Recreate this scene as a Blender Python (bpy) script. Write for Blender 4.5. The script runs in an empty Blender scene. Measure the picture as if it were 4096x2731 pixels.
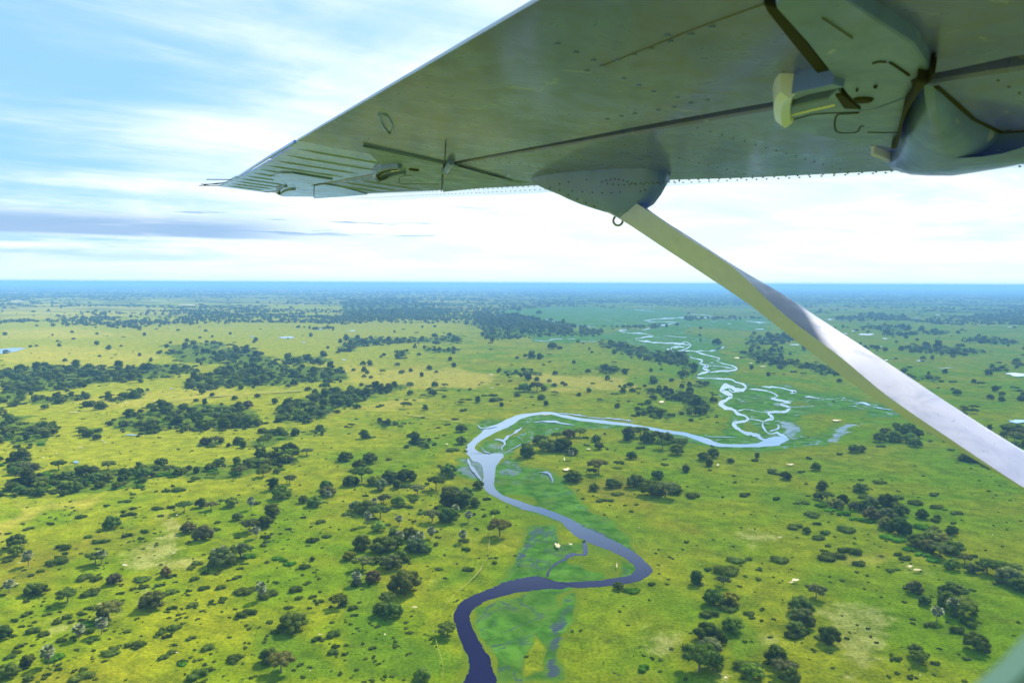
import bpy, math, random
import numpy as np
from mathutils import Vector, Matrix
random.seed(7); rng = np.random.default_rng(7)
sc = bpy.context.scene; COL = sc.collection

# ------------------------------------------------------------------ camera
F = 2800.0; PCX, PCY = 2048.0, 1365.5; CAMZ = 150.0
PITCH = math.atan((1365.5-1133.5)/F); ROLL = math.atan(17/4096)
FW = np.array([0, math.cos(PITCH), -math.sin(PITCH)]); _u = np.array([0, math.sin(PITCH), math.cos(PITCH)]); _r = np.array([1., 0, 0])
RT = _r*math.cos(ROLL)+_u*math.sin(ROLL); UP = -_r*math.sin(ROLL)+_u*math.cos(ROLL)
cam_d = bpy.data.cameras.new('camera'); cam = bpy.data.objects.new('camera', cam_d); COL.objects.link(cam)
cam_d.sensor_width = 36; cam_d.lens = 36*F/4096; cam_d.clip_start = 0.02; cam_d.clip_end = 300000
cam.matrix_world = Matrix(((RT[0], UP[0], -FW[0], 0), (RT[1], UP[1], -FW[1], 0), (RT[2], UP[2], -FW[2], CAMZ), (0, 0, 0, 1)))
cam_d.dof.use_dof = True; cam_d.dof.focus_distance = 12; cam_d.dof.aperture_fstop = 5.6
sc.camera = cam
def ray(x, y):
    x = np.asarray(x, float); y = np.asarray(y, float)
    return FW + RT*((x-PCX)/F)[..., None] - UP*((y-PCY)/F)[..., None]
def G(x, y, z=0.0):                       # a point of the photograph on the plain
    r = ray(x, y); t = (z-CAMZ)/np.minimum(r[..., 2], -0.0022)
    P = r*t[..., None]; P[..., 2] = z; return P
def proj(P):
    Q = P-np.array([0, 0, CAMZ]); d = Q@FW; d = np.where(d > 1, d, np.nan)
    return PCX+F*(Q@RT)/d, PCY-F*(Q@UP)/d
K = 1.7044
OFF = dict(A=(0, 1050), B=(1370, 1050), C=(2726, 1050), D=(0, 1811), E=(1370, 1811), F=(2726, 1811), Z=(0, 0), Q=(1700, 1600))
SC = dict(Z=1/1.7415, Q=3.92)
def PX(crop, pts):
    o = OFF[crop]; k = SC.get(crop, K); a = np.array(pts, float); b = a.copy()
    b[..., 0] = o[0]+a[..., 0]/k; b[..., 1] = o[1]+a[..., 1]/k; return b

# ------------------------------------------------------------------ light
SUN_EL, SUN_AZ = math.radians(45), math.radians(34)          # azimuth from +Y towards +X
sd = Vector((math.sin(SUN_AZ)*math.cos(SUN_EL), math.cos(SUN_AZ)*math.cos(SUN_EL), math.sin(SUN_EL)))
L = bpy.data.lights.new('sun', 'SUN'); L.energy = 5.0; L.angle = math.radians(3); L.color = (1, .93, .80)
lo = bpy.data.objects.new('sun', L); COL.objects.link(lo); lo.rotation_euler = (-sd).to_track_quat('-Z', 'Y').to_euler()
sc.view_settings.view_transform = 'Standard'; sc.view_settings.look = 'None'; sc.view_settings.gamma = 1
sc.view_settings.use_curve_mapping = False; sc.view_settings.exposure = 0.92
sc.cycles.max_bounces = 6; sc.cycles.diffuse_bounces = 3; sc.cycles.glossy_bounces = 3; sc.cycles.volume_bounces = 1
sc.cycles.use_denoising = True; sc.cycles.caustics_reflective = False
HAZE_D = 1.15e-4

class NT:                                  # tiny node helper
    def __init__(s, t): s.t = t; t.nodes.clear()
    def n(s, typ, **kw):
        x = s.t.nodes.new(typ)
        for k, v in kw.items():
            if k == 'inp':
                for a, b in v.items():
                    if hasattr(b, 'links') or isinstance(b, bpy.types.NodeSocket): s.t.links.new(b, x.inputs[a])
                    else: x.inputs[a].default_value = b
            else: setattr(x, k, v)
        return x
    def m(s, op, a, b=0.0, c=None, clamp=False):
        i = {0: a, 1: b}
        if c is not None: i[2] = c
        return s.n('ShaderNodeMath', operation=op, use_clamp=clamp, inp=i).outputs[0]
    def mr(s, v, a, b, c=0.0, d=1.0, smooth=True):
        return s.n('ShaderNodeMapRange', interpolation_type='SMOOTHSTEP' if smooth else 'LINEAR', inp={0: v, 1: a, 2: b, 3: c, 4: d}).outputs[0]
    def mix(s, f, a, b, blend='MIX'):
        x = s.n('ShaderNodeMix', data_type='RGBA', blend_type=blend)
        for k, v in ((0, f), (6, a), (7, b)):
            if isinstance(v, bpy.types.NodeSocket): s.t.links.new(v, x.inputs[k])
            elif k and len(v) == 3: x.inputs[k].default_value = (*v, 1)
            else: x.inputs[k].default_value = v
        return x.outputs[2]
    def noise(s, vec, scale, detail=4, rough=.55, dist=0.0, off=None):
        if off is not None or not isinstance(scale, (int, float)):
            sx = scale if not isinstance(scale, (int, float)) else (scale,)*3
            vec = s.n('ShaderNodeMapping', inp={0: vec, 1: off or (0, 0, 0), 3: sx}).outputs[0]; scale = 1.0
        return s.n('ShaderNodeTexNoise', inp={'Vector': vec, 'Scale': scale, 'Detail': detail, 'Roughness': rough, 'Distortion': dist}).outputs[0]

W = bpy.data.worlds.new('World'); sc.world = W; W.use_nodes = True
t = NT(W.node_tree)
sky = t.n('ShaderNodeTexSky', sky_type='NISHITA', sun_disc=False, sun_elevation=SUN_EL, sun_rotation=SUN_AZ, altitude=150, air_density=1.0, dust_density=1.5, ozone_density=1.5)
tc = t.n('ShaderNodeTexCoord').outputs['Generated']
sp = t.n('ShaderNodeSeparateXYZ', inp={0: tc}).outputs
el = t.m('MULTIPLY', t.m('ARCSINE', sp[2]), 57.2958); az = t.m('MULTIPLY', t.m('ARCTAN2', sp[0], sp[1]), 57.2958)
zz = t.m('ADD', t.m('MAXIMUM', sp[2], 0.0), 0.10)
pl = t.n('ShaderNodeCombineXYZ', inp={0: t.m('DIVIDE', sp[0], zz), 1: t.m('DIVIDE', sp[1], zz), 2: 0.0}).outputs[0]
rot = t.n('ShaderNodeMapping', inp={0: pl, 2: (0, 0, math.radians(-32))}).outputs[0]
c1 = t.noise(rot, (0.42, 1.25, 1), 7, .58, .5, (3.1, .4, 0))         # long soft streaks
c2 = t.noise(pl, (0.8, 0.9, 1), 6, .6, .3, (0.3, 2.2, 0))
c3 = t.noise(rot, (1.6, 6.0, 1), 4, .55, .6, (1.3, 0.2, 0))
cov = t.m('ADD', t.m('MULTIPLY', c1, .55), t.m('ADD', t.m('MULTIPLY', c2, .34), t.m('MULTIPLY', c3, .16)))
azl = t.mr(az, -38.0, -14.0, 1.0, 0.0)                            # clearer air to the west and east
azr = t.mr(az, 20.0, 34.0); elb = t.m('MULTIPLY', t.mr(el, 5.0, 9.5), t.mr(el, 11.0, 18.0, 1.0, 0.0))
cov = t.m('SUBTRACT', cov, t.m('MULTIPLY', azl, .15)); cov = t.m('SUBTRACT', cov, t.m('MULTIPLY', t.m('MULTIPLY', azr, elb), .20))
cov = t.m('ADD', cov, t.mr(el, 2.0, 14.0, .12, 0.0)); cov = t.m('SUBTRACT', cov, t.mr(el, 20.0, 34.0, 0.0, .13))
cov = t.m('ADD', cov, t.m('MULTIPLY', t.m('MULTIPLY', t.mr(az, -22.0, -8.0), t.mr(az, 14.0, 26.0, 1.0, 0.0)), t.mr(el, 6.0, 14.0, .12, .03)))
cm = t.mr(cov, .35, .68)
base = t.mix(1.0, sky.outputs[0], (.86, 1.04, 1.22), 'MULTIPLY')
base = t.mix(.60, base, (2.9, 7.0, 11.4))
cl = t.mix(t.mr(c2, .35, .65), (8.0, 9.3, 10.4), (10.2, 10.8, 11.2))
col = t.mix(t.m('MULTIPLY_ADD', cm, .84, .08), base, cl)
hz = t.mr(el, 0.0, 3.0, .85, 0.0)
col = t.mix(hz, col, (8.4, 9.9, 10.4))
# low grey cloud bars above the horizon
ae = t.n('ShaderNodeCombineXYZ', inp={0: az, 1: el, 2: 0.0}).outputs[0]
b1 = t.noise(ae, (0.045, 0.75, 1), 6, .6, .4, (2.0, .5, 0)); b2 = t.noise(ae, (0.10, 2.0, 1), 4, .6, .5, (7.0, .1, 0))
bb = t.m('ADD', t.m('MULTIPLY', b1, .6), t.m('MULTIPLY', b2, .4))
win = t.m('MULTIPLY', t.mr(el, 3.1, 3.4), t.mr(el, 4.1, 5.3, 1.0, 0.0))
win = t.m('MULTIPLY', win, t.m('MULTIPLY', t.mr(az, -70.0, -45.0), t.mr(az, -24.0, -13.0, 1.0, 0.0)))
bars = t.m('MULTIPLY', win, t.mr(bb, .27, .46))
win2 = t.m('MULTIPLY', t.m('MULTIPLY', t.mr(el, 3.5, 3.9), t.mr(el, 5.8, 6.4, 1.0, 0.0)), t.m('MULTIPLY', t.mr(az, -32.0, -24.0), t.mr(az, -6.0, 4.0, 1.0, 0.0)))
bars = t.m('ADD', bars, t.m('MULTIPLY', win2, t.mr(bb, .545, .60)), clamp=True)
col = t.mix(t.m('MULTIPLY', bars, .88), col, (2.8, 4.6, 7.2))
bg = t.n('ShaderNodeBackground', inp={0: col, 1: 0.063})
t.n('ShaderNodeOutputWorld', inp={0: bg.outputs[0]})

# ------------------------------------------------------------------ helpers
def mesh_obj(name, verts, faces, mat=None, parent=None, smooth=False, loc=None):
    me = bpy.data.meshes.new(name); me.from_pydata([tuple(map(float, v)) for v in verts], [], [tuple(map(int, f)) for f in faces]); me.update()
    if mat: me.materials.append(mat)
    if smooth: me.polygons.foreach_set('use_smooth', [True]*len(me.polygons))
    o = bpy.data.objects.new(name, me); COL.objects.link(o)
    if smooth: o.modifiers.new('edge', 'EDGE_SPLIT').split_angle = math.radians(38)
    if parent: o.parent = parent
    if loc is not None: o.location = loc
    return o
def fast_mesh(name, V, Fq, mat=None):
    me = bpy.data.meshes.new(name); V = np.ascontiguousarray(V, np.float32); Fq = np.ascontiguousarray(Fq, np.int32); k = Fq.shape[1]
    me.vertices.add(len(V)); me.vertices.foreach_set('co', V.ravel())
    me.loops.add(Fq.size); me.loops.foreach_set('vertex_index', Fq.ravel())
    me.polygons.add(len(Fq)); me.polygons.foreach_set('loop_start', np.arange(0, Fq.size, k, dtype=np.int32))
    me.update(calc_edges=True)
    if mat: me.materials.append(mat)
    return me
def tag(o, label=None, cat=None, group=None, kind=None):
    for k, v in (('label', label), ('category', cat), ('group', group), ('kind', kind)):
        if v: o[k] = v
    return o
def mat(name):
    m = bpy.data.materials.new(name); m.use_nodes = True; return m, NT(m.node_tree)
def pip(pt, poly):                        # points in polygon
    x, y = pt[..., 0], pt[..., 1]; inside = np.zeros(x.shape, bool); n = len(poly)
    for i in range(n):
        x1, y1 = poly[i]; x2, y2 = poly[(i+1) % n]
        c = ((y1 > y) != (y2 > y)); xx = (x2-x1)*(y-y1)/((y2-y1) if y2 != y1 else 1e-9)+x1
        inside ^= c & (x < xx)
    return inside
def sdist(pt, poly, closed=True):
    d = np.full(pt.shape[:-1], 1e9); n = len(poly)
    for i in range(n if closed else n-1):
        a = poly[i]; b = poly[(i+1) % n]; ab = b-a; u = np.clip(((pt-a)@ab)/max(ab@ab, 1e-9), 0, 1)
        d = np.minimum(d, np.hypot(*np.moveaxis(pt-a-u[..., None]*ab, -1, 0)))
    return d
def catmull(P, step):
    P = np.array(P, float); Q = np.vstack([2*P[0]-P[1], P, 2*P[-1]-P[-2]]); out = []
    for i in range(1, len(Q)-2):
        n = max(2, int(np.linalg.norm(Q[i+1][:2]-Q[i][:2])/step))
        for k in range(n):
            u = k/n; out.append(.5*((2*Q[i])+(-Q[i-1]+Q[i+1])*u+(2*Q[i-1]-5*Q[i]+4*Q[i+1]-Q[i+2])*u*u+(-Q[i-1]+3*Q[i]-3*Q[i+1]+Q[i+2])*u**3))
    out.append(Q[-2]); return np.array(out)
def wob(n, octs, rg):                     # 1-D fractal noise
    x = np.arange(n); s = np.zeros(n)
    for per, amp in octs:
        k = rg.normal(size=int(n/per)+3); s += amp*np.interp(x/per, np.arange(len(k)), k)
    return s

# ------------------------------------------------------------------ materials
def m_foliage():
    m, t = mat('foliage'); oi = t.n('ShaderNodeObjectInfo'); g = t.n('ShaderNodeNewGeometry'); tcx = t.n('ShaderNodeTexCoord').outputs['Object']
    nz = t.noise(tcx, 5.0, 3, .6); nf = t.noise(tcx, 26.0, 2, .6)
    c = t.mix(t.mr(nz, .35, .65), (.72, .72, .78), (1.32, 1.30, 1.12)); c = t.mix(1.0, oi.outputs['Color'], c, 'MULTIPLY')
    c = t.mix(1.0, c, t.mix(t.mr(nf, .3, .7), (.70, .74, .70), (1.3, 1.26, 1.15)), 'MULTIPLY')
    r = oi.outputs['Random']; c = t.mix(1.0, c, t.mix(r, (1.10, 1.0, .85), (.86, 1.0, 1.02)), 'MULTIPLY')
    r2 = t.m('FRACT', t.m('MULTIPLY', r, 17.3)); c = t.mix(1.0, c, t.mix(r2, (.78, .78, .78), (1.25, 1.25, 1.25)), 'MULTIPLY')
    d = t.n('ShaderNodeBsdfDiffuse', inp={0: c, 1: 0.0}); tr = t.n('ShaderNodeBsdfTranslucent', inp={0: t.mix(1.0, c, (1.1, 1.3, .6), 'MULTIPLY')})
    mx = t.n('ShaderNodeMixShader', inp={0: .38, 1: d.outputs[0], 2: tr.outputs[0]}); t.n('ShaderNodeOutputMaterial', inp={0: mx.outputs[0]}); return m
def m_simple(name, colr, rough=.7, noise=None, spec=.3, bump=0, coat=0, metal=0, noise_scale=6.0):
    m, t = mat(name); tcx = t.n('ShaderNodeTexCoord').outputs['Object']; c = (*colr, 1)
    if noise is not None: c = t.mix(t.mr(t.noise(tcx, noise_scale, 5, .6), .35, .65), colr, noise)
    b = t.n('ShaderNodeBsdfPrincipled', inp={'Base Color': c, 'Roughness': rough, 'Specular IOR Level': spec, 'Coat Weight': coat, 'Metallic': metal})
    if bump: t.t.links.new(t.n('ShaderNodeBump', inp={'Strength': bump, 'Distance': .05, 'Height': t.noise(tcx, noise_scale*4, 4)}).outputs[0], b.inputs['Normal'])
    t.n('ShaderNodeOutputMaterial', inp={0: b.outputs[0]}); return m
def m_wing(name, a, b_, rough=.28, dirt=.5, spec=.5):
    m, t = mat(name); tcx = t.n('ShaderNodeTexCoord').outputs['Object']
    n1 = t.noise(tcx, 1.3, 6, .65, .4); n2 = t.noise(tcx, (7.0, 7.0, 7.0), 5, .65, 1.2, (2, 1, 0)); n3 = t.noise(tcx, 60.0, 3, .7)
    c = t.mix(t.mr(n1, .32, .68), a, b_)
    c = t.mix(t.m('MULTIPLY', t.mr(n2, .5, .75), dirt), c, (.12, .125, .34))
    c = t.mix(t.m('MULTIPLY', t.mr(n3, .62, .72), .35), c, (.11, .105, .12))
    c = t.mix(t.m('MULTIPLY', t.mr(t.noise(tcx, 9.0, 6, .7, .8, (5, 5, 5)), .63, .68), .30), c, (.62, .64, .62))
    bm = t.n('ShaderNodeBump', inp={'Strength': .22, 'Distance': .01, 'Height': t.noise(tcx, 2.2, 2, .4)})
    b = t.n('ShaderNodeBsdfPrincipled', inp={'Base Color': c, 'Roughness': t.mr(n2, .3, .7, rough*.8, rough*1.6), 'Specular IOR Level': spec, 'Coat Weight': .5 if rough < .31 else .15, 'Coat Roughness': .10, 'Coat Tint': (.80, .92, 1, 1), 'Normal': bm.outputs[0]})
    t.n('ShaderNodeOutputMaterial', inp={0: b.outputs[0]}); return m
def m_water(name, base=(.007, .005, .030), rough=.07, tint=(.78, .90, 1.0), bump=.04, pw=(.55, .88, .022, .88)):
    m, t = mat(name); pos = t.n('ShaderNodeNewGeometry').outputs['Position']
    bm = t.n('ShaderNodeBump', inp={'Strength': bump, 'Distance': .3, 'Height': t.noise(pos, .45, 3, .5)})
    r = t.mr(t.noise(pos, .02, 4, .6, .6), .4, .65, rough, rough*2.2)
    fc = t.n('ShaderNodeLayerWeight', inp={0: .5}).outputs['Facing']; fc = t.mr(fc, *pw)
    d = t.n('ShaderNodeBsdfDiffuse', inp={0: (*base, 1)}); gl = t.n('ShaderNodeBsdfGlossy', inp={0: (*tint, 1), 'Roughness': r, 'Normal': bm.outputs[0]})
    mx = t.n('ShaderNodeMixShader', inp={0: fc, 1: d.outputs[0], 2: gl.outputs[0]}); t.n('ShaderNodeOutputMaterial', inp={0: mx.outputs[0]}); return m
M_FOL = m_foliage()
M_TRUNK = m_simple('bark', (.20, .165, .125), .9, (.10, .085, .07))
M_PALM = m_simple('palm_frond', (.13, .165, .06), .8, (.215, .24, .12))
M_DEADFROND = m_simple('dead_frond', (.30, .25, .17), .8, (.20, .16, .1))
M_WATER = m_water('river_water'); M_POND = m_water('pond_water', (.10, .12, .14), .05, (1, 1, 1), .01, (.3, .85, .1, .97))
M_SAND = m_simple('pale_sand', (.52, .44, .31), .95, (.33, .29, .13), noise_scale=.3)
M_TRACK = m_simple('worn_track', (.25, .24, .04), .95, (.19, .18, .05), noise_scale=.2)

# ------------------------------------------------------------------ zones of the plain (photo pixel outlines -> masks)
MARSH = [PX('E', p) for p in [
 [(1090, 40), (1180, 100), (1300, 125), (1420, 150), (1500, 240), (1600, 330), (1720, 410), (1850, 490), (1960, 590), (1990, 680), (1900, 650), (1780, 600), (1640, 540), (1500, 470), (1330, 400), (1180, 360), (1070, 300), (1020, 200), (1040, 90)],
 [(1290, 500), (1430, 500), (1450, 600), (1440, 660), (1640, 640), (1660, 610), (1700, 640), (1660, 700), (1540, 770), (1400, 830), (1230, 840), (1100, 870), (1200, 820), (1230, 740), (1230, 640), (1255, 560)],
 [(1640, 630), (1730, 640), (1880, 710), (1990, 780), (1980, 830), (1850, 850), (1620, 875), (1450, 870), (1380, 840), (1420, 770), (1560, 740), (1650, 690)],
 [(905, 1060), (1060, 990), (1330, 940), (1560, 920), (1430, 980), (1380, 1090), (1300, 1270), (1240, 1420), (1170, 1568), (1040, 1568), (1000, 1420), (900, 1250), (870, 1150)],
 [(1330, 1080), (1500, 1000), (1560, 960), (1520, 1130), (1450, 1280), (1440, 1420), (1500, 1568), (1180, 1568), (1340, 1500), (1360, 1390), (1290, 1280)],
 [(800, 1320), (850, 1390), (870, 1480), (830, 1568), (800, 1568)]]]
MARSH += [PX('B', p) for p in [
 [(1050, 1150), (1150, 1080), (1300, 1045), (1480, 1045), (1700, 1090), (1900, 1120), (2100, 1150), (2335, 1185), (2335, 1200), (2050, 1150), (1850, 1135), (1600, 1130), (1400, 1160), (1280, 1200), (1180, 1260), (1110, 1320), (960, 1310), (900, 1280), (920, 1230), (1000, 1180)],
 [(920, 1110), (960, 1080), (1080, 1080), (1000, 1130), (930, 1170)],
 [(750, 1350), (840, 1330), (960, 1330), (980, 1440), (950, 1500), (870, 1460), (800, 1410)],
 [(1300, 500), (1700, 500), (1900, 470), (2335, 430), (2335, 640), (2150, 610), (2000, 560), (1800, 530), (1500, 545), (1300, 540)],
 [(1040, 330), (1500, 300), (2335, 330), (2335, 420), (1900, 440), (1500, 430)]]]
MARSH += [PX('C', p) for p in [
 [(0, 400), (600, 380), (560, 470), (300, 450), (0, 430)],
 [(0, 480), (200, 520), (300, 580), (200, 610), (380, 720), (360, 760), (250, 790), (420, 800), (480, 850), (700, 840), (820, 880), (1000, 910), (1200, 930), (1400, 980), (1600, 1040), (1300, 1060), (1050, 1120), (1020, 1180), (1060, 1260), (900, 1270), (600, 1290), (300, 1280), (60, 1220), (0, 1190), (0, 1150), (200, 1180), (350, 1190), (330, 1080), (260, 960), (250, 860), (80, 780), (100, 700), (40, 640), (0, 620)]]]
MARSH_HOLE = [PX('E', p) for p in [
 [(1150, 250), (1300, 290), (1370, 350), (1260, 350), (1170, 310)], [(1560, 745), (1700, 650), (1870, 740), (1900, 790), (1820, 830), (1640, 800)],
 [(1290, 1285), (1350, 1400), (1330, 1500), (1200, 1510), (1250, 1400)]]] + [PX('B', [(975, 1240), (1030, 1230), (1045, 1260), (1000, 1270)]),
 PX('B', [(1050, 1150), (1200, 1110), (1280, 1110), (1120, 1180), (990, 1210)])] + [PX('C', p) for p in [
 [(420, 1060), (500, 1080), (580, 1160), (480, 1170), (410, 1120)], [(780, 1030), (1000, 1000), (1300, 1010), (1250, 1080), (1050, 1110), (900, 1200), (780, 1150)], [(800, 930), (960, 980), (780, 990)]]]
WETP = [PX('E', p) for p in [
 [(1290, 500), (1400, 500), (1330, 560), (1290, 650), (1280, 760), (1230, 790), (1225, 640), (1255, 560)],
 [(1070, 90), (1180, 80), (1220, 150), (1140, 130)], [(1320, 120), (1420, 150), (1440, 220), (1390, 170)], [(1640, 470), (1720, 490), (1830, 580), (1900, 650), (1780, 600), (1700, 540)],
 [(980, 1060), (1020, 1100), (1010, 1200), (1000, 1290), (980, 1200)], [(1500, 1000), (1500, 1200), (1440, 1400), (1480, 1568), (1370, 1568), (1390, 1300), (1380, 1150)]]] + [PX('B', p) for p in [
 [(760, 1350), (850, 1320), (970, 1330), (960, 1490), (870, 1450)], [(925, 1120), (1000, 1080), (990, 1100), (940, 1140)], [(950, 1230), (1050, 1240), (1060, 1290), (960, 1280)],
 [(1280, 1085), (1430, 1075), (1560, 1100), (1480, 1110), (1330, 1095)], [(1650, 1070), (2060, 1085), (1950, 1095), (1700, 1085)], [(1040, 1390), (1180, 1390), (1200, 1440), (1100, 1420)]]] + [PX('C', p) for p in [
 [(1030, 1150), (1140, 1110), (1280, 1090), (1150, 1180), (1130, 1250), (1040, 1240)], [(620, 1060), (800, 1100), (760, 1200), (700, 1180)], [(480, 1000), (640, 1010), (560, 1030)], [(1180, 950), (1300, 975), (1420, 1005), (1250, 985)], [(840, 905), (960, 925), (900, 940)]]]
DRY_SUNNY = [PX('A', p) for p in [  # dry grass; the sunny patch at left is painted in as yellow
 [(0, 600), (300, 560), (700, 580), (1060, 620), (1050, 690), (700, 720), (300, 690), (0, 700)], [(0, 460), (500, 440), (900, 500), (500, 520), (0, 520)],
 [(300, 940), (1200, 850), (1900, 880), (1300, 960), (700, 1000)], [(0, 260), (700, 290), (1400, 330), (600, 380), (0, 400)]]] + [PX('D', p) for p in [
 [(0, 360), (300, 300), (700, 290), (600, 400), (200, 470), (0, 640)]]] + [PX('F', p) for p in [[(1080, 720), (1400, 740), (1350, 800), (1150, 780)]]] + [PX('B', p) for p in [
 [(0, 700), (700, 720), (1100, 760), (900, 860), (400, 850), (0, 820)], [(300, 930), (600, 940), (300, 1010), (0, 1000)], [(1180, 750), (1900, 780), (2000, 880), (1500, 870)]]]
PALE = [PX('D', p) for p in [[(800, 790), (900, 650), (1050, 560), (1000, 470), (1150, 440), (1230, 560), (1180, 680), (1300, 740), (1180, 800), (950, 840)], [(620, 1080), (800, 1040), (820, 1070), (640, 1110)],
 [(300, 1180), (480, 1130), (440, 1220), (300, 1240)], [(880, 930), (1000, 940), (950, 1000)]]] + [PX('E', p) for p in [[(620, 880), (700, 910), (640, 950)], [(2100, 1180), (2300, 1250), (2330, 1400), (2150, 1420), (2060, 1280)]]] + [PX('F', p) for p in [
 [(380, 580), (500, 520), (700, 580), (720, 620), (520, 640)], [(450, 1250), (600, 1200), (620, 1300), (520, 1330)], [(900, 1040), (1350, 980), (1450, 1100), (1300, 1450), (1100, 1560), (1000, 1250)], [(230, 1480), (380, 1500), (330, 1568), (220, 1568)],
 [(1500, 760), (1700, 790), (1650, 850), (1530, 830)]]] + [PX('A', p) for p in [[(400, 180), (900, 180), (2335, 170), (2335, 190), (400, 195)], [(0, 170), (700, 172), (600, 190), (0, 182)]]]
LUSH = [PX('E', p) for p in [[(0, 700), (400, 1200), (800, 1450), (700, 1568), (0, 1568)], [(600, 950), (780, 900), (980, 880), (900, 760), (700, 800)]]] + [PX('D', p) for p in [[(1700, 1250), (2000, 1200), (2200, 1350), (2335, 1500), (2335, 1568), (1900, 1568), (1750, 1400)]]] + [PX('F', p) for p in [
 [(200, 1150), (450, 1150), (500, 1300), (300, 1450), (280, 1300)], [(600, 250), (900, 300), (1000, 420), (700, 400), (500, 330)]]]
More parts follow.
